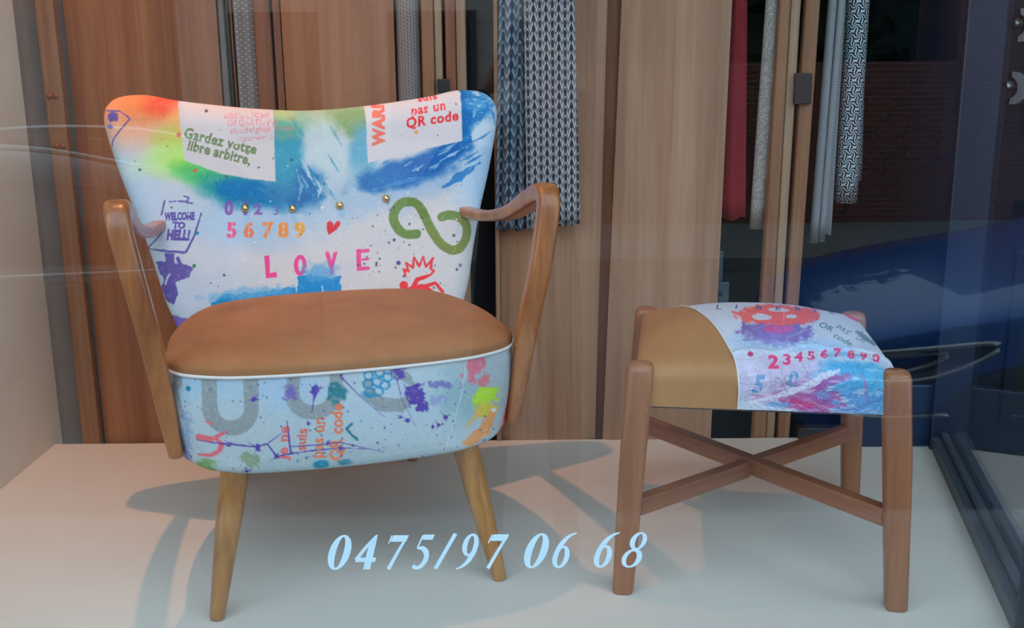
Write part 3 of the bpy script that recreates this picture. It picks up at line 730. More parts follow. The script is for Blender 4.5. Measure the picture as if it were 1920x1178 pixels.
# ------------------------------------------------------------------ artwork on the backrest
def art_back():
    s = Sheet(180, 150, 960, 640, 1.6, (226, 220, 219), 3)
    n = s.noise
    s.put(np.clip((n(60, 1, 4)-.42)*2, 0, 1), (206, 210, 224), .45)
    # pale blue washes: left flank and middle
    s.spray(250, 420, 90, 150, (196, 214, 232), .9, 0, .7, .25, 40, 2)
    s.spray(360, 560, 120, 60, (196, 212, 230), .7, 0, .7, .3, 40, 3)
    s.spray(480, 410, 130, 55, (176, 206, 232), .85, 0, .6, .35, 40, 4)
    s.spray(760, 345, 170, 40, (150, 190, 226), .8, -14, .7, .5, 36, 5)
    s.spray(640, 330, 90, 60, (190, 212, 228), .8, 0, .6, .4, 30, 6)
    s.spray(900, 300, 40, 120, (172, 206, 234), .8, 8, .6, .4, 26, 7)
    # orange ear on the left
    s.spray(265, 200, 105, 78, (255, 186, 148), .95, 0, .45, .15, 40, 8)
    s.spray(280, 195, 78, 36, (255, 140, 78), .95, 0, .6, .2, 30, 9)
    s.spray(308, 195, 34, 20, (255, 84, 50), .95, 0, .7, .2, 20, 10)
    s.spray(335, 235, 24, 30, (255, 190, 110), .8, 0, .6, .2)
    s.spray(318, 258, 34, 22, (216, 214, 104), .85, 0, .7, .2)
    s.spray(330, 300, 46, 30, (184, 246, 72), .95, 10, .7, .25, 24, 11)
    s.spray(295, 300, 50, 24, (214, 244, 170), .6, -20, .7, .3)
    s.spray(372, 325, 46, 20, (96, 210, 110), .95, 10, .6, .25, 24, 12)
    s.spray(420, 345, 62, 26, (70, 196, 128), .9, 10, .6, .3, 24, 13)
    # teal and deep blue round the left stencil
    s.spray(470, 362, 88, 28, (0, 126, 186), 1.0, 8, .45, .3, 22, 14)
    s.spray(560, 350, 46, 42, (0, 112, 180), 1.0, -20, .4, .35, 20, 15)
    s.spray(535, 280, 32, 85, (40, 158, 190), .95, 4, .45, .35, 24, 16)
    s.spray(545, 225, 50, 34, (112, 186, 158), .9, 0, .6, .35, 22, 17)
    s.spray(535, 212, 20, 12, (200, 214, 90), .8, 0, .7, .3)
    s.spray(600, 215, 60, 20, (180, 204, 168), .8, 0, .6, .4)
    s.spray(660, 228, 44, 34, (134, 168, 104), .95, 0, .5, .35, 20, 18)
    s.spray(678, 280, 26, 44, (96, 178, 208), .9, 0, .5, .4, 20, 19)
    s.spray(612, 275, 34, 48, (206, 224, 226), .85, -18, .5, .5, 16, 20)
    s.line([(566, 300), (584, 330), (600, 352), (596, 372)], [3, 9, 8, 2], (196, 216, 226), .9, 2.5, 9)
    s.line([(578, 312), (590, 336), (598, 356)], [2, 7, 2], (20, 134, 192), .9, 1.5)
    s.line([(555, 318), (566, 350), (560, 376)], [2, 6, 2], (150, 198, 220), .7, 2.5)
    # right: stencilled blue band under and beside the white rectangle
    s.spray(765, 322, 92, 26, (14, 104, 184), 1.0, -15, .35, .35, 22, 21)
    s.spray(725, 336, 40, 18, (30, 124, 196), .9, -20, .5, .4, 18, 22)
    s.spray(840, 285, 44, 18, (8, 104, 184), 1.0, -20, .4, .35, 18, 23)
    s.line([(830, 352), (862, 330), (900, 304)], [4, 16, 3], (40, 130, 200), .9, 4, 9, 24)
    s.line([(700, 356), (760, 340), (800, 330)], [3, 9, 3], (70, 150, 212), .8, 3, 9, 25)
    s.poly([(862, 160), (886, 160), (884, 268), (862, 268)], (0, 110, 186), 1, 3, 9, 26)
    s.spray(900, 190, 28, 30, (60, 152, 212), .9, 0, .5, .5, 16, 27)
    s.line([(872, 262), (898, 215), (922, 196)], [10, 14, 5], (26, 130, 200), .95, 3, 9, 28)
    s.line([(884, 180), (905, 186), (924, 214), (930, 240)], [6, 5, 5, 3], (40, 138, 202), .9, 2, 8, 29)
    s.spray(905, 250, 20, 22, (206, 222, 238), .85, 0, .4, .6, 12, 30)
    s.put(np.clip((n(5, 31, 3, 2.2, .8)-.60)*5, 0, 1)*np.clip((s.X-868)/10, 0, 1)*np.clip((300-s.Y)/20, 0, 1), (216, 230, 242), .75)
    for k in range(26):
        x, y = 700+190*s.r.rand(), 300+60*s.r.rand(); y -= (x-700)*.26; L = 14+30*s.r.rand(); s.line([(x, y), (x+L*.5, y-L*.22), (x+L, y-L*.55)], [1, 2.5+4*s.r.rand(), .8], (24, 116, 190) if k % 3 else (190, 214, 234), .6, 2.2, 7, 50+k)
    for k in range(22):
        x, y = 540+90*s.r.rand(), 215+140*s.r.rand(); L = 16+26*s.r.rand(); s.line([(x, y), (x+L*.3, y+L*.5), (x+L*.6, y+L)], [1, 3+4*s.r.rand(), .8], (206, 222, 228) if k % 2 else (70, 160, 190), .5, 2.2, 7, 80+k)
    # white stencil rectangles
    s.poly([(331, 175), (512, 190), (516.5, 340.5), (470, 336), (415, 326), (346, 301)], (228, 217, 216), 1, .8, 10, 32, 1.6)
    s.poly([(684, 190), (861, 155), (866, 264), (800, 279), (690, 305.5)], (227, 221, 224), 1, .8, 10, 33, 1.6)
    s.spray(420, 205, 90, 14, (238, 208, 202), .6, 4, .7)
    # lettering in the left rectangle
    g = (112, 138, 84)
    s.text('Gardez votre', 343.5, 257, 27, 13.5, g, .97, 0, .86, .034, 1.10, .24); s.text('libre arbitre,', 350, 280, 27, 14, g, .97, 0, .82, .034, 1.07, .24)
    s.spray(464, 285, 4, 5, (96, 150, 84), .9)
    p = (250, 116, 128)
    s.text('ABCDEFGHI', 419, 223, 15, -1, p, .75, 0, .95, .0, 1.15, .38); s.text('OPQRSTUVW', 425, 236, 16, -1, p, .8, 0, .9, .0, 1.15, .36)
    s.text('ab.cdefghijklmnop', 430, 251, 16, -4, (246, 110, 128), .75, 0, .95, 0, 1.1, .36); s.text('qrstuvwxyz!?..,*()', 438, 267, 15.5, -5, (240, 116, 136), .7, 0, .95, 0, 1.1, .4)
    s.text('YZ', 540, 226, 11, -3, (190, 120, 110), .7)
    # lettering in the right rectangle
    s.text('WARNING', 720, 272, 30, -90, (255, 118, 92), .97, 0, .95, .06, 1.06, .2)
    r = (255, 66, 72)
    s.text('Je ne', 795, 176, 18, -9, r, .9, .1, 1.1, .01, 1.05, .3); s.text('suis', 785, 191, 20, -9, r, .95, .1, 1.1, .03, 1.12, .2)
    s.text('pas un', 771, 216, 24, -10, r, .95, .14, .94, .03, 1.12, .22); s.text('QR code', 761, 240, 26, -9, (250, 52, 60), .97, .14, .95, .032, 1.1, .2)
    # numbers, love, heart
    pu = (140, 92, 176)
    s.text('0', 421, 402, 35, 0, pu, .9, 0, .9, .05); s.text('1', 452, 402, 34, 0, pu, .75, 0, .9, .05); s.text('2', 476, 402, 27, 0, pu, .85, 0, 1.1, .05); s.text('3', 511, 403, 24, 0, pu, .55, 0, 1.1, .02)
    for ch, x, c in (('5', 425, (252, 78, 138)), ('6', 457, (255, 132, 96)), ('7', 492, (255, 146, 78)), ('8', 522, (255, 152, 66)), ('9', 553, (255, 172, 62))):
        s.text(ch, x, 444.5, 38, 0, c, .97, 0, .98, .045)
        s.line([(x+10, 415), (x+9, 446)], 1.6, (222, 220, 226), .7)
    s.poly([(616, 441), (613, 430), (613, 419), (618, 414), (624, 418), (627, 423), (631, 416), (637, 415), (638, 421), (632, 430), (624, 436)], (240, 44, 56), 1, 1.0)
    k = (255, 72, 152)
    s.poly([(495, 480), (505, 479), (506, 512), (518, 510), (520, 520), (499, 522)], k, .95, .8)
    for a0, a1 in ((100, 260), (-80, 80)):
        s.line([(563+8*math.cos(math.radians(a)), 498+16*math.sin(math.radians(a))) for a in np.linspace(a0, a1, 12)], 7.5, k, .95, .6)
    s.line([(614, 476), (620, 498)], 8, k, .95, .6); s.line([(629, 474), (623, 498)], 7, k, .95, .6); s.line([(622, 500), (622, 513)], 7, k, .95, .8)
    s.poly([(668, 468), (677, 467), (678, 508), (669, 508)], k, .95, .8)
    for yy in (471, 487, 504): s.line([(680, yy), (690, yy-1)], 6.5 if yy != 487 else 5, k, .95, .6)
    # olive figure eight on its side, with stencil gaps
    inf = [(781, 438), (768, 440), (752, 435), (741, 420), (738, 404), (745, 388), (758, 379), (775, 379), (787, 388), (796, 404), (808, 430), (822, 452), (834, 463), (850, 469), (864, 462), (873, 447), (875, 428), (867, 412), (852, 404), (838, 403), (828, 407)]
    s.line(catmull(inf, 60), 17, (110, 142, 62), .95, 1.2, 8, 34); s.line(catmull(inf[10:18], 24), 15, (142, 148, 66), .6, 1.5, 8, 35)
    # falling figure and burst
    e = (255, 50, 58)
    s.line([(760, 517), (757, 505), (766, 509), (761, 493), (774, 502), (776, 482), (786, 499), (793, 481), (798, 500), (811, 484), (806, 503), (813, 508), (806, 515)], 4.2, e, .95, .8, 5, 36)
    s.dot(757, 535, 8, e); s.line([(768, 545), (790, 540), (806, 546), (812, 552)], [14, 15, 10, 7], e, 1, 1); s.line([(775, 538), (782, 524), (802, 517)], [9, 8, 6], e, 1, .8); s.line([(798, 536), (815, 530), (829, 546)], [7, 6, 6], e, 1, .8)
    # blue splash behind the seat
    s.poly([(396, 566), (418, 553), (470, 548), (556, 539), (560, 520), (585, 513), (610, 518), (638, 520), (640, 556), (600, 570), (500, 590), (410, 600)], (20, 146, 214), 1, 6, 9, 37)
    s.spray(600, 512, 32, 16, (96, 176, 226), .8, 0, .5, .6, 10, 38); s.spray(470, 550, 80, 10, (110, 184, 228), .7, -5, .5, .8, 9, 39)
    s.line([(556, 520), (556, 548)], 2.4, (210, 226, 238), .9); s.line([(604, 537), (608, 560)], 2.4, (226, 234, 242), .9)
    # purple marker drawings on the left
    v = (100, 82, 168)
    s.line([(201, 208), (225, 208), (245, 222), (228, 242), (213, 262), (210, 276)], 2.6, v, .9, .8); s.spray(212, 220, 11, 9, v, .95, -30, .25, .5, 8, 40); s.spray(208, 238, 6, 4, v, .9, 0, .3, .4, 8)
    s.line([(309, 376), (303, 402)], 3, v, .9, .8); s.line([(318, 378), (330, 377)], 3, v, .8, .8); s.line([(335, 377), (350, 378)], 3.4, v, .9); s.line([(345, 368), (354, 370), (350, 380), (361, 381)], 3, v, .9)
    s.line([(377, 400), (365, 440), (349, 472)], [3, 3.4, 4.5], v, .95, .8); s.line([(305, 434), (292, 450), (277, 466)], 2.6, v, .9); s.line([(277, 468), (310, 470), (347, 473)], [3, 4.5, 4.5], v, .95, 1)
    s.text('WELCOME', 309, 412, 19, -1, v, .97, .05, .58, .06, 1.06, .18); s.text('TO', 324, 427, 16, 2, v, .97, 0, 1.0, .06); s.text('HELL!', 312, 448, 25, 2, v, .97, .1, .66, .07, 1.06, .15)
    s.poly([(308, 472), (328, 474), (326, 492), (345, 496), (362, 500), (356, 520), (338, 524), (328, 530), (333, 552), (326, 572), (310, 566), (302, 545), (308, 525), (296, 508), (293, 492), (310, 490)], v, .95, 3, 8, 41)
    s.line([(310, 533), (314, 520), (318, 514)], 4, (206, 214, 232), .9); s.line([(333, 484), (338, 494)], 7, v, .95, 1)
    s.poly([(318, 592), (345, 597), (372, 600), (350, 625), (325, 625)], (124, 104, 190), .95, 2, 8, 42)
    # fine splatter
    s.dots(70, (220, 190, 920, 560), (70, 74, 96), .5, 2.0, .85); s.dots(55, (680, 400, 860, 540), (72, 74, 104), .5, 2.6, .85); s.dots(14, (640, 380, 760, 500), (74, 76, 120), .8, 3.2, .9)
    for x, y, r, c in ((263, 318, 2.6, (80, 90, 96)), (335, 253, 4, (246, 84, 62)), (366, 320, 3.6, (240, 100, 90)), (547, 300, 3, (30, 110, 110)), (485, 314, 2, (70, 74, 90)), (386, 208, 3, (80, 74, 90)), (780, 248, 3.6, (255, 166, 78)),
                       (370, 437, 3, (10, 150, 190)), (364, 498, 3.4, (40, 130, 90)), (420, 516, 2.6, (80, 100, 120)), (747, 493, 4.2, (96, 90, 156)), (862, 497, 3.6, (150, 140, 180)), (850, 441, 3, (70, 120, 90)), (739, 450, 2.8, (80, 84, 130))): s.dot(x, y, r, c)
    s.dots(30, (400, 300, 900, 540), (244, 244, 248), .8, 2.8, .9)
    s.put(np.clip((n(3.2, 43, 2)-.5)*1.4, -1, 1)*0+np.clip((n(4, 43, 3)-.62)*6, 0, 1), (240, 240, 244), .18)
    return s
def art_band():
    s = Sheet(290, 630, 1000, 920, 1.6, (198, 211, 216), 5); n = s.noise
    s.put(np.clip((n(50, 1, 4)-.4)*2.5, 0, 1), (190, 208, 216), .6)
    s.spray(380, 720, 80, 30, (170, 208, 232), .7, 0, .7, .4); s.spray(540, 730, 60, 40, (176, 206, 236), .7, 0, .7, .5); s.spray(760, 760, 120, 60, (196, 216, 228), .8, 0, .7, .4)
    s.spray(920, 720, 70, 60, (176, 190, 196), .9, 0, .5, .3); s.spray(860, 745, 40, 40, (140, 186, 192), .6, 0, .7, .5); s.spray(640, 870, 260, 22, (170, 188, 192), .7, -5, .6, .3)
    # large grey stencilled letters
    g = (158, 164, 164)
    def U(x0, x1, ytop, ybot, w):
        r = (x1-x0)/2; pts = [(x0, ytop)]+[((x0+x1)/2-r*math.cos(math.radians(a)), ybot-r*.9+r*.9*math.sin(math.radians(a))) for a in range(0, 181, 15)]+[(x1, ytop)]; s.line(pts, w, g, .92, 1.2, 9, 2)
    U(394, 470, 690, 800, 28); U(548, 630, 690, 775, 26)
    s.line([(330, 690), (332, 722)], 22, g, .8, 1.5); s.line([(322, 722), (340, 760), (350, 800)], [10, 8, 4], (150, 170, 186), .8, 2)
    s.line([(688, 720), (694, 745), (716, 760), (748, 762), (766, 752)], [14, 22, 26, 26, 16], g, .9, 2); s.line([(735, 700), (762, 708), (775, 722)], [10, 20, 8], g, .85, 2)
    # blue honeycomb
    b = (34, 146, 196)
    for cx, cy in ((692, 706), (713, 700), (728, 709), (690, 722), (708, 718), (722, 724), (694, 738), (710, 736)):
        s.line([(cx+9.5*math.cos(math.radians(60*k+15)), cy+8.5*math.sin(math.radians(60*k+15))) for k in range(7)], 3.4, b, .9, 1.2, 5, 6)
    s.spray(690, 742, 14, 6, b, .6, 0, .5, .6, 6)
    # coral hook, green patches
    c = (255, 112, 122)
    s.line([(376, 818), (392, 822), (402, 818), (420, 806)], [11, 12, 8, 5], c, .95, 1); s.line([(403, 820), (412, 830), (408, 843), (396, 852), (378, 853)], [7, 9, 8, 7, 5], c, .95, 1); s.line([(388, 788), (398, 792)], 5, c, .7, 1)
    s.spray(388, 875, 16, 15, (128, 168, 104), .95, 0, .35, .5, 9, 3); s.spray(464, 860, 20, 12, (142, 162, 120), .8, 20, .3, .8, 7, 4)
    s.spray(606, 872, 15, 7, (14, 130, 166), .95, -8, .25, .3, 8); s.spray(646, 868, 14, 6, (40, 130, 150), .7, 0, .3, .6, 8); s.dot(356, 728, 5, (16, 134, 166))
    s.spray(632, 738, 18, 16, (30, 124, 142), .85, 0, .3, .9, 7, 5); s.line([(660, 797), (650, 806), (660, 818), (670, 826)], [5, 5, 4, 6], (20, 124, 142), .9, 1)
    # vertical stencilled text, reading upwards
    o = (255, 132, 84); q = (252, 112, 106)
    s.text('Je ne', 543, 862, 31, -88, q, .95, 0, .94, .03, 1.08, .24); s.text('suis', 578, 846, 28, -88, (250, 116, 96), .95, 0, .92, .03, 1.08, .24); s.text('pas un', 609, 862, 30, -89, o, .95, 0, .92, .03, 1.1, .24); s.text('QR code', 643, 866, 31, -90, o, .97, 0, .88, .032, 1.08, .22)
    # purple throws of paint
    v = (92, 66, 170)
    s.spray(776, 742, 17, 17, v, 1, 0, .15, .9, 9, 8); s.spray(790, 762, 10, 12, v, .95, 30, .15, .8, 8, 9); s.line([(772, 730), (785, 722)], 8, v, 1, 1.5); s.spray(748, 700, 11, 13, v, .9, 60, .2, 1.0, 6, 10)
    s.spray(545, 737, 16, 14, (120, 100, 190), .8, 0, .3, .8, 8, 11); s.splat(590, 733, 7.5, v, 10, 1.6); s.line([(590, 740), (586, 775)], [4, 1.5], v, .95)
    s.splat(475, 748, 4.5, v, 6); s.splat(640, 708, 3.6, v, 4); s.line([(642, 712), (672, 742), (720, 784)], [2.6, 1.4, .8], v, .9); s.line([(745, 712), (752, 750), (776, 800)], [2, 1.2, .8], v, .8)
    s.line([(372, 824), (400, 828), (430, 830), (470, 836), (500, 832), (520, 856), (560, 850), (640, 842), (700, 846)], [1, 2.5, 3.2, 3, 3, 4, 2.5, 2, .8], v, .92, .8)
    s.line([(540, 790), (550, 850)], [2, 4], v, .9); s.line([(550, 838), (600, 836), (640, 832), (720, 852)], [2, 2.5, 2, .8], v, .85); s.line([(500, 832), (540, 806)], [3, .8], v, .8)
    for x, y, r in ((425, 830, 5), (479, 838, 8), (520, 856, 6), (455, 880, 5), (580, 796, 4), (640, 842, 5), (761, 790, 5), (749, 784, 4), (822, 796, 5), (810, 800, 4), (836, 782, 6), (362, 862, 3), (618, 832, 4)): s.splat(x, y, r*.75, v, 5, 1.6)
    s.spray(830, 720, 26, 6, (110, 100, 186), .7, 0, .4, 1.2, 6, 12); s.spray(822, 750, 22, 8, (150, 160, 214), .7, 0, .5, 1.0, 8, 13)
    # right corner: pink, neon green, orange, coral
    s.spray(888, 688, 15, 22, (240, 110, 132), .85, 20, .25, 1.0, 8, 14); s.spray(906, 712, 8, 12, (244, 116, 126), .8, 20, .25, 1.0, 8, 15)
    s.spray(908, 742, 22, 18, (196, 236, 60), .98, -20, .3, .8, 10, 16); s.spray(912, 768, 15, 16, (232, 208, 66), .9, 20, .3, .8, 9, 17)
    s.line([(880, 826), (906, 806), (924, 770)], [12, 18, 12], (255, 166, 96), .9, 5, 7, 18); s.line([(880, 795), (898, 772)], [4, 8], (250, 196, 100), .8, 3)
    s.line([(925, 836), (945, 800), (966, 740)], [10, 14, 18], (255, 140, 124), .9, 4, 8, 19); s.line([(948, 826), (962, 780), (970, 720)], [16, 16, 8], (255, 132, 120), .9, 4, 8, 20)
    s.dot(924, 768, 4, (240, 244, 240)); s.line([(874, 676), (866, 740), (852, 800), (836, 850)], 1.6, (226, 230, 232), .8, .8)
    s.spray(350, 820, 12, 40, (110, 150, 210), .5, 0, .5, 1.2, 6, 21); s.spray(350, 868, 10, 16, (110, 110, 190), .6, 0, .4, 1.2, 5, 22)
    s.dots(260, (320, 700, 965, 885), (86, 84, 150), .5, 2.2, .85); s.dots(70, (560, 820, 940, 880), (80, 76, 150), .6, 2.8, .9); s.dots(60, (330, 710, 860, 880), (30, 120, 150), .5, 2.4, .8)
    s.put(np.clip((n(4, 43, 3)-.6)*6, 0, 1), (226, 234, 238), .28)
    return s
def art_stool():
    s = Sheet(1260, 540, 1720, 800, 2.0, (212, 216, 232), 9); n = s.noise
    s.put(np.clip((n(40, 1, 4)-.4)*2.5, 0, 1), (224, 222, 232), .6)
    s.spray(1470, 645, 130, 16, (176, 206, 236), .8, 3, .6, .5, 18, 2)
    # lower drop: mauve, blue and crimson dragged paint
    s.spray(1470, 715, 130, 36, (206, 190, 222), .9, 4, .5, .4, 22, 3)
    s.spray(1610, 720, 70, 44, (80, 176, 222), .95, 20, .45, .5, 18, 4, 1.6, .7); s.spray(1585, 752, 60, 26, (106, 156, 214), .9, 10, .45, .6, 16, 5)
    s.spray(1520, 748, 52, 26, (182, 88, 158), .9, 14, .45, .8, 14, 6, 2.2, .6); s.spray(1548, 715, 40, 8, (176, 96, 170), .9, -12, .4, .7, 12, 7); s.spray(1500, 757, 42, 10, (214, 60, 124), .85, 6, .4, .9, 10, 8)
    s.spray(1445, 742, 36, 8, (206, 140, 186), .8, -10, .5, .8, 10, 9); s.spray(1465, 760, 22, 6, (120, 166, 214), .8, 0, .4, .6)
    s.line([(1406, 756), (1450, 744), (1500, 725), (1540, 705), (1570, 698)], [4, 10, 14, 10, 4], (226, 222, 238), .9, 3, 9, 10)
    s.line([(1612, 706), (1622, 726), (1628, 750)], [3, 5, 3], (176, 120, 190), .85, 2); s.line([(1560, 730), (1580, 750), (1592, 765)], [3, 6, 3], (200, 90, 150), .8, 3)
    s.put(np.clip((n(7, 11, 3, 2.2, .7)-.6)*6, 0, 1)*np.clip((s.Y-690)/14, 0, 1), (232, 230, 242), .6)
    # blue 5 and 0
    s.text('5', 1408, 734, 44, 0, (92, 156, 204), .9, .1, .95, .03, 1, .28); s.text('0', 1474, 722, 34, 0, (98, 162, 206), .9, 0, 1.2, .03, 1, .3)
    # coral mask with violet cloud
    s.spray(1462, 620, 66, 22, (136, 110, 182), .95, 2, .2, .55, 9, 12); s.spray(1462, 634, 50, 14, (150, 134, 204), .7, 0, .4, .9, 6, 13)
    s.spray(1462, 617, 22, 8, (226, 100, 170), .9, 0, .3, .6, 6); s.spray(1444, 616, 10, 5, (236, 84, 140), .8, 0, .3, .5)
    c = (255, 106, 100)
    s.spray(1458, 591, 76, 19, c, .98, 2, .12, .3, 8, 14); s.line([(1372, 585), (1396, 590)], [2, 8], c, .9, 2); s.line([(1520, 580), (1546, 578)], [8, 2], c, .9, 2)
    for x, y, rx, ry in ((1428, 594, 17, 6), (1458, 582, 22, 3.4), (1484, 594, 10, 3.6)): s.spray(x, y, rx, ry, (222, 218, 230), .95, 4, .12, .3, 6, 15)
    s.line([(1440, 588), (1462, 593), (1500, 586)], 2.6, c, .9); s.line([(1470, 576), (1470, 606)], 1.6, (250, 186, 186), .8)
    s.line([(1412, 618), (1446, 606)], 1.0, (200, 190, 220), .8); s.line([(1474, 634), (1516, 618)], 1.0, (210, 204, 230), .8); s.dots(60, (1380, 600, 1540, 655), (120, 100, 180), .4, 1.6, .8)
    # pink strokes at the far right, green words
    s.line([(1578, 583), (1596, 591), (1612, 595)], [3, 8, 3], (250, 84, 124), .95, 1.2); s.line([(1597, 596), (1614, 604), (1628, 609)], [3, 7, 3], (246, 84, 126), .95, 1); s.spray(1306, 568, 20, 3, (250, 104, 100), .9, 0, .3)
    g = (104, 134, 124)
    s.text('OR', 1534, 611, 13, 22, g, .9, .3, 1.5, .02); s.text('PAS', 1566, 614, 11, 26, g, .85, .4, 1.5, .01); s.text('UN', 1604, 632, 9, 26, g, .8, .4, 1.3, .0); s.text('code', 1562, 630, 15, 28, (96, 142, 122), .9, .4, 1.3, .02)
    s.line([(1606, 620), (1622, 630), (1640, 640)], [4, 8, 4], g, .8, 2.5, 5); s.line([(1622, 620), (1644, 636)], [3, 3], g, .7, 2, 5); s.line([(1648, 640), (1660, 650)], 2.5, (120, 140, 170), .7)
    # crimson numbers
    k = (240, 62, 122)
    for ch, x, y, z in (('2', 1437, 692, 33), ('3', 1464, 687, 29), ('4', 1488, 681, 26), ('5', 1512, 678, 25), ('6', 1537, 675, 25), ('7', 1562, 672, 23), ('8', 1588, 675, 23), ('9', 1612, 677, 22), ('0', 1635, 680, 24)):
        s.text(ch, x, y, z, 4, k, .95, .05, 1.15, .04, 1, .18 if ch in '23' else .28)
    s.dot(1406, 667, 5.4, (206, 66, 126)); s.dots(60, (1300, 570, 1660, 760), (150, 120, 190), .4, 1.4, .7)
    # lettering along the far edge
    for ch, x, y in zip('LIBERTE', (1341, 1377, 1416, 1452, 1488, 1520, 1556), (580, 579.5, 580.5, 582, 584, 587, 590)): s.text(ch, x, y, 9.5, 4, (92, 92, 150), .95, 0, 2.2, .02)
    return s

# sheet coordinates as a function of the surface position
MAP_BACK = ( [661.875, 901.622, -196.205, -105.11, 59.32, 209.031, 72.1585, 18.2773, -55.4588, -116.33] , [985.39, -110.57, -1017.18, 73.9247, 115.075, 116.549, -3.65347, -75.754, -0.661496, -53.7143] )  # err 5.267242151242385
MAP_BAND = ( [665.937, 1185.93, 6.45383, -267.68, -26.7097, -3.43851, -1546.75, 73.8421, -120.527, 0.632688] , [695.945, -101.439, 204.162, -240.173, -27.3776, -27.0502, 191.897, -37.0249, 16.1174, 10.5571] )  # err 10.116730028869085
MAP_STOOL = ( [1388.69, 293.742, -46.0102, 12.558, 83.4877, -381.408, -5.16815, -7.45359, -29.9186, 342.798] , [773.587, 15.3971, -808.966, -50.4969, 18.5384, 1128.54, 43.5441, 173.275, -210.405, -531.398] )  # err 9.581468233149508
PAINT_GAIN = 1.0

# ------------------------------------------------------------------ armchair
chair = empty('armchair', (CHAIR_LOC[0], CHAIR_LOC[1], 0), CHAIR_ROT)
tag(chair, 'cocktail armchair with graffiti painted backrest, tan suede seat and wooden arms', 'armchair')
NU, NV = 600, 400
V, off = back_front(NU, NV); px, py = poly3(MAP_BACK, V[..., 0], V[..., 2])
back = np_mesh('backrest', V, NU, NV, M['back_fabric'], chair); paint_attr(back.data, art_back().sample(px, py), PAINT_GAIN); back['label'] = 'white canvas backrest covered in spray paint and stencilled words'
V2, off2 = back_front(90, 60); V2[..., 1] = back_mid(V2[..., 0], V2[..., 2])+np.sqrt(np.clip(off2/BACK_T, 0, 1))*.045
rear = np_mesh('backrest_cover', V2[:, ::-1], 90, 60, M['back_fabric'], chair); paint_attr(rear.data, np.full((60*90, 3), .80), PAINT_GAIN)
for bx, bz in BUTTONS:
    lathe('upholstery_button', [(.0001, -.0085), (.004, -.0078), (.0068, -.005), (.0082, 0), (.0084, .003)], M['brass'], chair, 20, (bx, float(back_mid(bx, bz))-BACK_T+.0015, bz), 'Y')
# seat band
NB, NBV = 1100, 120
VB, sb, LB = band_surface(NB, NBV); sc_ = np.broadcast_to(sb-LB/2, (NBV, NB)); hh = np.broadcast_to(np.linspace(0, 1, NBV)[:, None], (NBV, NB))
px, py = poly3(MAP_BAND, np.clip(sc_, -.36, .36), hh); band = np_mesh('seat_band', VB, NB, NBV, M['back_fabric'], chair, True)
paint_attr(band.data, art_band().sample(px, py), PAINT_GAIN); band['label'] = 'pale blue canvas seat band splashed with paint'
(cs, cf), _, _ = contour(160)
# suede cushion
rows = 26; CV = np.empty((rows, 160, 3)); cen = np.array([0, -.01])
for j in range(rows):
    t = j/(rows-1)*math.pi/2; rad = math.sin(t)**.62 if j else .002; zz = math.cos(t)**.72 if j < rows-1 else 0
    bul = 1+.014*math.sin(min(1, t/(math.pi/2))**3*math.pi)
    CV[j, :, :2] = cen+(cs-cen)*rad*bul; CV[j, :, 2] = SEAM_Z-.002+.049*zz+.004*np.sin(CV[j, :, 0]*9+1)*(1-rad)
cush = np_mesh('seat_cushion', CV[::-1], 160, rows, M['suede'], chair, True); cush['label'] = 'domed tan suede seat cushion'
# white seam piping
pv = []; npp = 160; cs2 = cs*1.006
for i in range(npp):
    tg = cs2[(i+1) % npp]-cs2[i-1]; tg /= np.linalg.norm(tg); nx, ny = tg[1], -tg[0]
    for k in range(6):
        a = k*math.pi/3; pv.append((cs2[i][0]+nx*.0026*math.cos(a), cs2[i][1]+ny*.0026*math.cos(a), SEAM_Z-.001+.0030*math.sin(a)))
mesh_obj('seam_piping', pv, [(i*6+k, i*6+(k+1) % 6, ((i+1) % npp)*6+(k+1) % 6, ((i+1) % npp)*6+k) for i in range(npp) for k in range(6)], M['piping'], chair, True)
cfs = VB[-1, ::10]; mesh_obj('seat_underside', [tuple(p) for p in cfs]+[(0, 0, FOOT_Z+.004)], [(i, (i+1) % len(cfs), len(cfs)) for i in range(len(cfs))], M['under'], chair)
# legs
for sx in (-1, 1):
    l = taper_leg('leg', (sx*.196, -.178, .258), (sx*.2462, -.2382, 0), .0235, .0125, M['leg'], chair)
    l = taper_leg('leg', (sx*.185, .17, .262), (sx*.203, .395, 0), .0225, .0125, M['leg'], chair)
    # bent wooden arm and post in one sweep
    path = [(sx*.310, .262, .598), (sx*.330, .16, .602), (sx*.344, .02, .626), (sx*.346, -.11, .667), (sx*.346, -.182, .687), (sx*.3445, -.214, .681), (sx*.340, -.222, .648), (sx*.324, -.226, .555), (sx*.311, -.203, .46), (sx*.300, -.178, .35), (sx*.2925, -.160, .27)]
    sweep('armrest', path, [.013, .017, .020, .021, .0205, .0195, .018, .0175, .017, .0155, .012], [.011, .011, .012, .0135, .016, .0165, .0165, .016, .0155, .014, .011], (1, 0, 0), M['arm'], chair, 24, 5.0, 80)

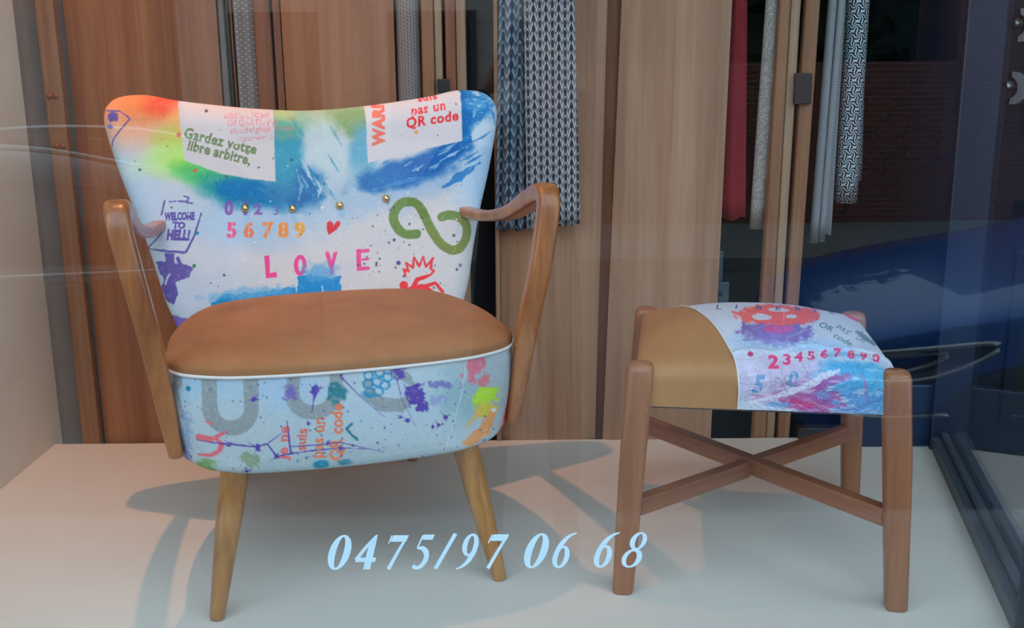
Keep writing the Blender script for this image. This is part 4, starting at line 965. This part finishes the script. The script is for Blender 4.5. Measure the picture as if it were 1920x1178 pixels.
# ------------------------------------------------------------------ stool
stool = empty('footstool', (STOOL_LOC[0], STOOL_LOC[1], 0), STOOL_ROT)
tag(stool, 'wooden footstool with half tan leather, half paint splashed seat and crossed stretchers', 'stool')
NSU, NSV = 420, 330
VS, us, ts = pad_fabric(NSU, NSV); px, py = poly3(MAP_STOOL, us, np.clip(ts, 0, .75))
rng = np.random.RandomState(4)
fold = .0034*np.exp(-((ts-(.17+.10*us+.012*np.sin(us*17)))/.010)**2)+.0030*np.exp(-((ts-(.05+.20*us))/.02)**2)+.0026*np.exp(-((ts-(.235+.01*np.sin(us*30)))/.006)**2)*(us > .3)
qa = us*38+6*np.sin(ts*40)+3*np.sin(us*23+ts*31); qb = ts*120+5*np.sin(us*27+1.3)+4*np.sin(us*51+ts*20)
fold = fold+(.0016*(1-np.abs(np.sin(qa*.5+qb*.3)))**3+.0011*(1-np.abs(np.sin(qa*.8-qb*.45+1)))**3)*np.clip((.27-ts)*14, 0, 1)*np.clip(us*12, 0, 1)
VS[..., 1] -= fold*np.clip((.3-ts)*10, 0, 1); VS[..., 2] += fold*np.clip(ts*6, 0, 1)*.8
fab = np_mesh('painted_cover', VS, NSU, NSV, M['stool_fabric'], stool); paint_attr(fab.data, art_stool().sample(px, py), PAINT_GAIN); fab['label'] = 'white canvas half of the seat with numbers and splashed paint'
nl, nv = 50, 90; tl = np.linspace(0, 1, nv); yl, _ = pad_profile(tl, .222, PAD_B, PAD_E, 0)
x1 = np.interp(yl, [p[0] for p in SEAM_X], [p[1] for p in SEAM_X])[:, None]; ul = np.linspace(0, 1, nl)[None, :]; xl = -.216+(x1-.001+.216)*ul
VL = pad_point(xl, tl[:, None]+0*xl); VL[..., 2] -= .0006
lea = np_mesh('leather_cover', VL, nl, nv, M['leather'], stool); lea['label'] = 'smooth tan leather half of the seat'
# side skirts of the pad and its underside
for sx, src, m in ((-1, VL[:, 0], M['leather']), (1, VS[::6, -1], M['piping'])):
    k = len(src); mesh_obj('side_cover', [tuple(p) for p in src]+[(p[0], p[1]*.97, PAD_B) for p in src], [(i, i+1, k+i+1, k+i) if sx < 0 else (i+1, i, k+i, k+i+1) for i in range(k-1)], m, stool)
box('seat_underside', (-.212, -.218, PAD_B-.004), (.212, .218, PAD_B+.002), M['under'], stool)
seam = VS[:, 0]; nn = 60; sp_ = np.stack([np.interp(np.linspace(0, len(seam)-1, nn), np.arange(len(seam)), seam[:, q]) for q in range(3)], 1)
sp_[:, 2] += .0008; sp_[:10, 1] -= .0012
sweep('seam_piping', sp_[::4], [.0016]*15, [.0016]*15, (1, 0, 0), M['piping'], stool, 6, 2.0, 60, False)
for sx in (-1, 1):
    for sy in (-1, 1):
        # tapered leg: flat inner faces, rounded outer edge, domed top
        secs = [(.2300, .2350, .0, .0165), (.2300, .2350, .004, .0185), (.224, .229, .12, .0205), (.2165, .222, .26, .0225), (.210, .213, .36, .0228), (.208, .209, .398, .0228), (.2075, .2085, ST_H, .0205), (.207, .208, ST_H+.004, .013)]
        ns = 20; Vv = []
        for x, y, z, r in secs:
            for k in range(ns):
                a = 2*math.pi*(k+.5)/ns; c, s_ = math.cos(a), math.sin(a); q = (abs(c)**4+abs(s_)**4)**-.25; Vv.append((sx*x+r*c*q, sy*y+r*s_*q, z))
        Ff = grid_faces(ns, len(secs), 0, True); Ff.append(tuple(range(ns-1, -1, -1))); Ff.append(tuple(range((len(secs)-1)*ns, len(secs)*ns)))
        mesh_obj('leg', Vv, Ff, M['stool'], stool, True)
# crossed stretchers: one long bar, two half bars butting into it
M['stool_bar'] = wood('stool_bar_wood', lin(118, 66, 42), lin(144, 87, 58), lin(162, 104, 72), 'X', .42, 1.4, coat=.15)
def bar(p0, p1, h, th):
    d = Vector(p1)-Vector(p0); L = d.length; bm = bmesh.new(); bm_box(bm, (0, -th/2, -h/2), (L, th/2, h/2), .003)
    return bm_obj('stretcher', bm, M['stool_bar'], stool, False, p0, (0, 0, math.atan2(d.y, d.x)))
SZ = .152; a = .209
bar((-a, a+.004, SZ+.004), (a, -a-.004, SZ+.004), .032, .026); bar((-a, -a-.004, SZ), (-.008, -.008, SZ), .032, .024); bar((.008, .008, SZ), (a, a+.004, SZ), .032, .024)

# ------------------------------------------------------------------ vinyl telephone number on the pane
def ring(cx, cy, ro, io, n=28, ioff=(0, 0)):
    V = []; F = []
    for k in range(n):
        a = 2*math.pi*k/n; V.append((cx+ro[0]*math.cos(a), cy+ro[1]*math.sin(a))); V.append((cx+ioff[0]+io[0]*math.cos(a), cy+ioff[1]+io[1]*math.sin(a)))
    for k in range(n): q = (k+1) % n; F.append((2*k, 2*q, 2*q+1, 2*k+1))
    return V, F
def ribbon(pts, w, n=26):
    P = catmull(pts, n); W = np.interp(np.linspace(0, 1, n), np.linspace(0, 1, len(w)), w); T = np.gradient(P, axis=0); T /= np.linalg.norm(T, axis=1)[:, None]
    V = []; F = []
    for p, t, ww in zip(P, T, W): V += [(p[0]-t[1]*ww/2, p[1]+t[0]*ww/2), (p[0]+t[1]*ww/2, p[1]-t[0]*ww/2)]
    for k in range(n-1): F.append((2*k, 2*k+1, 2*k+3, 2*k+2))
    return V, F
def quad(*p): return list(p), [tuple(range(len(p)))]
# upright shapes on a unit-height body; an italic slant is added afterwards
GLYPH = {
 '0': [ring(.30, .50, (.30, .51), (.105, .45))],
 '6': [ring(.30, .315, (.30, .33), (.115, .265)), ribbon([(.66, 1.01), (.44, .93), (.24, .74), (.12, .50), (.095, .33)], [.03, .09, .16, .18, .17])],
 '8': [ring(.335, .755, (.245, .255), (.10, .205), 28, (.015, .005)), ring(.30, .26, (.295, .275), (.145, .215), 28, (-.01, -.01))],
 '4': [quad((.33, .0), (.55, .0), (.55, 1.0), (.49, 1.0), (.33, .74)), quad((.0, .22), (.66, .22), (.66, .345), (.08, .345)), ribbon([(.03, .28), (.27, .66), (.50, .97)], [.12, .11, .07], 8)],
 '7': [quad((.04, .80), (.60, .80), (.66, .985), (.10, .985)), ribbon([(.05, .98), (.02, .86), (-.03, .74)], [.05, .06, .03], 8), ribbon([(.60, .94), (.40, .55), (.16, .0)], [.08, .12, .14], 10)],
 '5': [quad((.14, .85), (.58, .85), (.63, .995), (.18, .995)), ribbon([(.17, .97), (.11, .78), (.05, .615)], [.06, .06, .06], 8), ribbon([(.05, .61), (.26, .60), (.44, .46), (.46, .28), (.34, .10), (.16, .035), (.0, .09)], [.04, .13, .19, .20, .15, .10, .12], 30)],
 '/': [ribbon([(.0, -.0), (.30, 1.02)], [.135, .135], 6)],
}
GLYPH['9'] = [([(.60-x, 1.0-y) for x, y in V], F) for V, F in GLYPH['6']]
num = empty('phone_number_lettering', (-.273, GLASS_Y-.0032, .182)); tag(num, 'pale blue italic phone number 0475/97 06 68 stuck on the shop window', 'lettering')
PXM = .000781; SL_IT = .30; GH = .0545
# left edge of each glyph (sheet pixels from the first) and its width
for ch, x0, w in (('0', 0, 46), ('4', 50, 46), ('7', 110, 44), ('5', 157, 45), ('/', 198, 46), ('9', 240, 44), ('7', 297, 44), ('0', 368, 47), ('6', 421, 46), ('6', 499, 48), ('8', 551, 47)):
    sl = .30 if ch != '/' else .38
    allx = [x+y*sl for V, F in GLYPH[ch] for x, y in V]; mn, mx = min(allx), max(allx); sx = w*PXM/(mx-mn); bm = bmesh.new()
    for gi, (V, F) in enumerate(GLYPH[ch]):
        vs = [bm.verts.new(((x0*PXM)+(x+y*sl-mn)*sx, -.0002*gi, y*GH)) for x, y in V]
        for f in F:
            try: bm.faces.new([vs[i] for i in f])
            except ValueError: pass
    r = bmesh.ops.extrude_face_region(bm, geom=list(bm.faces))
    for v in r['geom']:
        if isinstance(v, bmesh.types.BMVert): v.co.y -= .0003
    o = bm_obj('digit' if ch != '/' else 'slash', bm, M['vinyl'], num)
# ------------------------------------------------------------------ the street outside, mirrored in the pane
M['paving'] = plain('pavement_slabs', lin(120, 118, 114), .85, var=.12, vscale=2)
M['asphalt'] = plain('asphalt', lin(84, 84, 86), .9, var=.15)
M['kerb'] = plain('kerb_stone', lin(140, 138, 134), .85)
struct(box('pavement', (-9, -.75, STREET_Z-.1), (9, 1.36, STREET_Z), M['paving']))
struct(box('kerb', (-9, -.88, STREET_Z-.12), (9, -.75, STREET_Z-.005), M['kerb'], None, .01))
struct(box('road', (-9, -6.25, STREET_Z-.22), (9, -.87, STREET_Z-.12), M['asphalt']))
struct(box('pavement_far', (-9, -12.5, STREET_Z-.25), (9, -6.2, STREET_Z), M['paving']))
def brick_mat(name, c1, c2, mortar, sc=1.0):
    m, nt, b, _ = new_mat(name); n = N(nt); br = n.new('ShaderNodeTexBrick'); n.lnk(n.coords('Object', (sc, sc, sc), (math.radians(90), 0, 0)), br.inputs['Vector'])
    br.inputs['Color1'].default_value = (*c1, 1); br.inputs['Color2'].default_value = (*c2, 1); br.inputs['Mortar'].default_value = (*mortar, 1); br.inputs['Scale'].default_value = 4.5; br.inputs['Mortar Size'].default_value = .012
    n.lnk(br.outputs[0], b.inputs['Base Color']); b.inputs['Roughness'].default_value = .9; return m
M['brick'] = brick_mat('red_brick', lin(120, 66, 50), lin(100, 54, 42), lin(130, 124, 118))
M['pale_brick'] = brick_mat('pale_brick', lin(186, 170, 156), lin(166, 148, 134), lin(190, 184, 176))
M['roof'] = plain('slate_roof', lin(70, 66, 68), .8)
M['leafgreen'] = plain('hedge_leaves', lin(34, 48, 26), .9, var=.4, vscale=9)
M['shade_glass'] = plain('house_window_glass', (.02, .025, .03), .1)
M['white_paint'] = plain('white_paint', lin(225, 225, 222), .6, var=.03)
def house(x0, x1, y, h, mat, label):
    e = empty('terraced_house', ((x0+x1)/2, y, STREET_Z)); tag(e, label, 'house', 'houses across the street'); w = (x1-x0)/2
    box('facade', (-w, -4, 0), (w, 0, h), mat, e)
    bm = bmesh.new(); vs = [bm.verts.new(p) for p in ((-w, .15, h), (w, .15, h), (w, -4.1, h), (-w, -4.1, h), (-w, -2, h+1.4), (w, -2, h+1.4))]
    for f in ((0, 1, 5, 4), (3, 4, 5, 2), (0, 4, 3), (1, 2, 5), (0, 3, 2, 1)): bm.faces.new([vs[i] for i in f])
    bm_obj('roof', bm, M['roof'], e)
    for k in range(2):
        for fl in range(2):
            cx = -w+w*(.55+.9*k); z0 = .9+2.3*fl
            f = box('window_frame', (cx-.45, -.02, z0), (cx+.45, .05, z0+1.3), M['roof'], e); box('window_pane', (cx-.39, .03, z0+.06), (cx+.39, .06, z0+1.24), M['shade_glass'], f)
    return e
house(-8, -3.4, -8.3, 4.6, M['brick'], 'red brick house across the street, leftmost')
house(-3.4, .2, -8.3, 4.4, M['pale_brick'], 'pale brick house across the street, facing the shop')
house(4.6, 9, -8.3, 4.8, M['brick'], 'red brick house across the street, rightmost')
# low garden wall with piers and a dark hedge behind it
struct(box('garden_wall', (.2, -8.45, STREET_Z), (4.6, -8.25, STREET_Z+1.66), M['brick']))
hb = bmesh.new(); rr = random.Random(3)
for k in range(900):
    c = Vector((rr.uniform(.44, 4.3), rr.uniform(-9.6, -8.6), STREET_Z+rr.uniform(.6, 3.6))); s_ = rr.uniform(.10, .22); q = Matrix.Rotation(rr.random()*6, 3, (rr.random(), rr.random(), rr.random()+.1))
    vs = [hb.verts.new(c+q @ Vector(p)*s_) for p in ((-1, -.6, 0), (1, -.6, 0), (.6, .7, .25), (-.6, .7, -.2))]; hb.faces.new(vs); hb.faces.new([vs[0], vs[2], vs[3]]) if False else None
bm_box(hb, (.21, -9.5, STREET_Z), (4.35, -8.75, STREET_Z+3.1))
tag(bm_obj('hedge', hb, M['leafgreen']), 'tall dark hedge behind the low wall across the street', 'hedge', None, 'stuff')
# house number plate
hn = empty('house_number', (-.70, -8.298, .99)); tag(hn, 'white house number 68 on the pale brick house', 'sign')
for k, ch in enumerate('68'):
    bm = bmesh.new(); wd = .085
    for tri_ in text_tris(ch, .03, 1.0):
        vs = [bm.verts.new((-(px_*.20)-k*.13+.13, 0, py_*.20)) for px_, py_ in tri_]
        bm.faces.new(vs)
    bmesh.ops.remove_doubles(bm, verts=bm.verts, dist=1e-5); r = bmesh.ops.extrude_face_region(bm, geom=list(bm.faces))
    for v in r['geom']:
        if isinstance(v, bmesh.types.BMVert): v.co.y += .01
    bm_obj('digit', bm, M['white_paint'], hn)

# --- parked cars
def car(name, loc, paint, label):
    e = empty(name, loc); tag(e, label, 'car', 'cars parked along the kerb'); L = 4.15; hw = .87
    # stations along x: (x, half width, sill z, belt z, crown z of bonnet or roof, roof half width)
    st = [(0.00, .30, .34, .50, .56), (.06, .58, .24, .60, .66), (.18, .74, .20, .68, .745), (.42, .83, .19, .755, .83), (.80, .86, .19, .82, .905), (1.15, .87, .19, .865, .965),
          (1.42, .87, .19, .895, 1.02), (1.75, .87, .19, .92, 1.26), (2.05, .87, .19, .935, 1.43), (2.6, .87, .19, .95, 1.49), (3.2, .87, .19, .965, 1.47), (3.6, .86, .20, .975, 1.40), (3.9, .84, .22, .97, 1.20), (4.05, .80, .26, .93, 1.02), (4.13, .70, .32, .80, .86), (4.15, .55, .36, .66, .70)]
    V = []; m = 17
    for x, w, zs, zb, zt in st:
        cabin = max(0, min(1, (zt-zb-.13)/.35))
        prof = [(-.55, zs-.02), (-.96, zs), (-1.0, zs+(zb-zs)*.35), (-1.0, zs+(zb-zs)*.75), (-.965, zb-.01), (-.93+.05*cabin, zb+.02+.01*cabin), (-.80+.03*cabin, zb+(zt-zb)*(.55+.15*cabin)), (-.45+-.12*cabin, zb+(zt-zb)*(.88+.08*cabin)), (0, zt)]
        prof = prof+[(-a_, b_) for a_, b_ in prof[-2::-1]]
        V += [(x, w*a_, b_) for a_, b_ in prof]
    F = grid_faces(m, len(st)); F.append(tuple(range(m))); F.append(tuple(range((len(st)-1)*m, len(st)*m)[::-1]))
    body = mesh_obj('body', V, F, paint, e, True); md = body.modifiers.new('subdiv', 'SUBSURF'); md.levels = 2; md.render_levels = 2
    # glasshouse: dark panes set just proud of the cabin
    def pane(name, idx, ja, jb):
        P = []; 
        for i_ in idx:
            for j_ in range(ja, jb+1): v = Vector(V[i_*m+j_]); P.append(v+Vector((0, .006*(1 if v.y > 0 else -1), .012)))
        n_ = jb-ja+1; o = mesh_obj(name, P, grid_faces(n_, len(idx)), M['shade_glass'], e, True); q = o.modifiers.new('solid', 'SOLIDIFY'); q.thickness = .008; return o
    pane('windscreen', (6, 7, 8), 6, 10); pane('rear_window', (11, 12), 6, 10); pane('side_window', (7, 8, 9, 10, 11), 5, 6); pane('side_window', (7, 8, 9, 10, 11), 10, 11)
    for sy in (-1, 1):
        # swept headlight: housing, chrome rim, lens bar
        out = [(.09, .46, .595), (.22, .70, .645), (.45, .835, .70), (.68, .872, .725), (.60, .875, .655), (.40, .845, .575), (.20, .73, .545), (.10, .55, .545)]
        inner = [Vector((a_, b_*sy, c_)) for a_, b_, c_ in out]; cen_ = sum(inner, Vector())/len(inner); outv = Vector((-.5, sy*.85, .1)).normalized()*.022
        P = [v+outv for v in inner]+[cen_+outv*1.5]; hl = mesh_obj('headlight', P, [(i, (i+1) % 8, 8) for i in range(8)], M['shade_glass'], e, True)
        for k_, sc_r in ((0, 1.0), (1, .52)):
            ctr = [cen_+(v-cen_)*sc_r+outv*(1.1+.5*k_) for v in inner]+[cen_+(inner[0]-cen_)*sc_r+outv*(1.1+.5*k_)]
            sweep('headlight_rim', [tuple(v) for v in ctr], [.010]*9, [.010]*9, (0, 0, 1), M['steel'], hl, 6, 2.0, 50, False)
        for x in (.78, 3.35):
            w = empty('wheel', (x, sy*.78, .31)); w.parent = e
            lathe('tyre', [(.20, -.10), (.30, -.105), (.315, -.07), (.315, .07), (.30, .105), (.20, .10)], M['black'], w, 28, (0, 0, 0), 'Y'); lathe('rim', [(.02, .09*sy), (.06, .10*sy), (.19, .085*sy), (.20, .04*sy)], M['steel'], w, 20, (0, 0, 0), 'Y')
        mr = box('wing_mirror', (1.55, sy*.90-.08*(sy < 0), .93), (1.68, sy*.90+.08*(sy > 0)+.02, 1.05), M['black'], e, .02)
        sweep('window_trim', [(1.5, sy*.862, .925), (2.2, sy*.862, .955), (3.2, sy*.862, .985), (3.75, sy*.845, 1.0)], [.007]*4, [.009]*4, (0, 1, 0), M['steel'], e, 6, 2.0, 30)
        sweep('roof_rail', [(1.95, sy*.60, 1.40), (2.6, sy*.64, 1.475), (3.2, sy*.64, 1.465), (3.65, sy*.60, 1.385)], [.010]*4, [.012]*4, (0, 1, 0), M['steel'], e, 6, 2.0, 30)
    sweep('bumper_trim', [(.50, -.875, .44), (.20, -.79, .41), (.02, -.45, .39), (-.02, 0, .385), (.02, .45, .39), (.20, .79, .41), (.50, .875, .44)], [.010]*7, [.014]*7, (0, 0, 1), M['steel'], e, 6, 2.0, 50)
    g = box('grille', (-.02, -.42, .40), (.05, .42, .52), M['black'], e, .01)
    np_ = box('number_plate', (-.035, -.26, .29), (-.02, .26, .38), M['white_paint'], e, .002)
    return e
navy_car = plain('car_paint_blue', lin(46, 104, 190), .25, .2, .05, 3, coat=1.0); dark_car = plain('car_paint_black', lin(24, 26, 32), .2, .2, .05, 3, coat=1.0)
car('parked_car', (1.18, -1.90, STREET_Z-.12), navy_car, 'dark blue car parked at the kerb to the right of the photographer')
car('parked_car', (-5.15, -2.05, STREET_Z-.12), dark_car, 'black car with roof rails parked at the kerb to the left')

# --- photographer holding the phone at the window
M['skin'] = plain('skin', lin(196, 146, 122), .6, var=.06); M['shirt'] = plain('dark_shirt', lin(40, 40, 46), .9); M['jeans'] = plain('jeans', lin(44, 54, 74), .9); M['hair'] = plain('brown_hair', lin(58, 42, 32), .8)
def skin(name, verts, edges, radii, mat, parent, root=0, sub=2):
    me = bpy.data.meshes.new(name); me.from_pydata([tuple(v) for v in verts], edges, []); o = bpy.data.objects.new(name, me); link(o, parent); me.materials.append(mat)
    sk = o.modifiers.new('skin', 'SKIN'); sk.use_smooth_shade = True
    for i, r in enumerate(radii): d = me.skin_vertices[0].data[i]; d.radius = r if isinstance(r, tuple) else (r, r); d.use_root = (i == root)
    s_ = o.modifiers.new('sub', 'SUBSURF'); s_.levels = sub; s_.render_levels = sub; return o
ph = empty('smartphone', (.06, -.030, .90)); tag(ph, 'black smartphone held sideways by the photographer', 'phone')
box('phone_case', (-.078, -.005, -.038), (.078, .004, .038), M['black'], ph, .003); lathe('camera_lens', [(.0001, .007), (.006, .007), (.007, .003)], M['shade_glass'], ph, 16, (-.060, 0, .018), 'Y')
pe = empty('person', (.05, -.50, STREET_Z)); tag(pe, 'person in dark shirt and jeans standing on the pavement photographing the window', 'person')
B = [(0, 0, .98), (0, .01, 1.18), (0, .02, 1.36), (0, .01, 1.50), (0, .05, 1.56),
     (-.17, .01, 1.43), (-.34, .20, 1.22), (-.115, .425, 1.585), (.17, .01, 1.43), (.34, .20, 1.22), (.145, .425, 1.585),
     (-.10, 0, .92), (-.12, .02, .50), (-.13, -.02, .09), (-.14, .12, .035), (.10, 0, .92), (.12, .02, .50), (.13, -.02, .09), (.14, .12, .035)]
Eg = [(0, 1), (1, 2), (2, 3), (3, 4), (2, 5), (5, 6), (6, 7), (2, 8), (8, 9), (9, 10), (0, 11), (11, 12), (12, 13), (13, 14), (0, 15), (15, 16), (16, 17), (17, 18)]
Rd = [(.16, .12), (.15, .11), (.17, .11), .06, .055, .065, .045, .028, .065, .045, .028, .095, .065, .045, .04, .095, .065, .045, .04]
body = skin('body', B, Eg, Rd, M['shirt'], pe)
# head: ellipsoid with jaw, nose, brow, ears
hv = []; nu_, nv_ = 32, 24
for j in range(nv_):
    t = math.pi*(j+.5)/nv_; 
    for i in range(nu_):
        a = 2*math.pi*i/nu_; x, y, z = math.sin(t)*math.cos(a), math.sin(t)*math.sin(a), math.cos(t)
        w = 1-.22*max(0, -z)**1.5; px_, py_, pz_ = .076*x*w, .095*y*w, .118*z
        if y > .6: py_ += .020*math.exp(-((x/.16)**2+((z+.10)/.22)**2))-.006*math.exp(-(((abs(x)-.36)/.14)**2+((z-.08)/.10)**2))-.004*math.exp(-((x/.3)**2+((z+.48)/.05)**2))
        if abs(x) > .93 and abs(z) < .35: px_ += .014*(1 if x > 0 else -1)
        hv.append((px_, py_+.07, pz_+1.66))
hf = grid_faces(nu_, nv_, 0, True)+[tuple(range(nu_)), tuple(range((nv_-1)*nu_, nv_*nu_)[::-1])]
head = mesh_obj('head', hv, hf, M['skin'], pe, True)
hair = [(x*1.07, (y-.07)*1.07+.062, (z-1.66)*1.07+1.665) for x, y, z in hv]; keep = [f for f in hf if all(hair[i][2] > 1.70 or (hair[i][1] < .05 and hair[i][2] > 1.60) for i in f)]
mesh_obj('hair', hair, keep, M['hair'], pe, True)
for sx in (-1, 1): lathe('eye', [(.0001, .006), (.008, .004), (.011, 0)], M['white_paint'], head, 12, (sx*.030, .155, 1.668), 'Y')
for sx, wx in ((-1, -.115), (1, .145)):
    wr = Vector((wx, .425, 1.585)); edge_x = -.068 if sx < 0 else .088; verts = [tuple(wr), (edge_x+sx*.018, .450, 1.625)]; edges = [(0, 1)]; rad = [.026, (.022, .030)]
    for k in range(4):                        # four fingers curl over the front of the phone
        z = 1.680-.020*k; b0 = len(verts); r_ = .0085-.0006*k
        verts += [(edge_x+sx*.020, .470, z-.012), (edge_x+sx*.006, .488, z), (edge_x-sx*(.014-.002*k), .484, z+.001), (edge_x-sx*(.026-.004*k), .480, z+.001)]; edges += [(1, b0), (b0, b0+1), (b0+1, b0+2), (b0+2, b0+3)]; rad += [r_*1.1, r_, r_*.9, r_*.75]
    b0 = len(verts); verts += [(edge_x+sx*.004, .448, 1.640), (edge_x-sx*.016, .452, 1.650), (edge_x-sx*.030, .456, 1.655)]; edges += [(1, b0), (b0, b0+1), (b0+1, b0+2)]; rad += [.012, .010, .009]
    skin('hand', verts, edges, rad, M['skin'], pe)
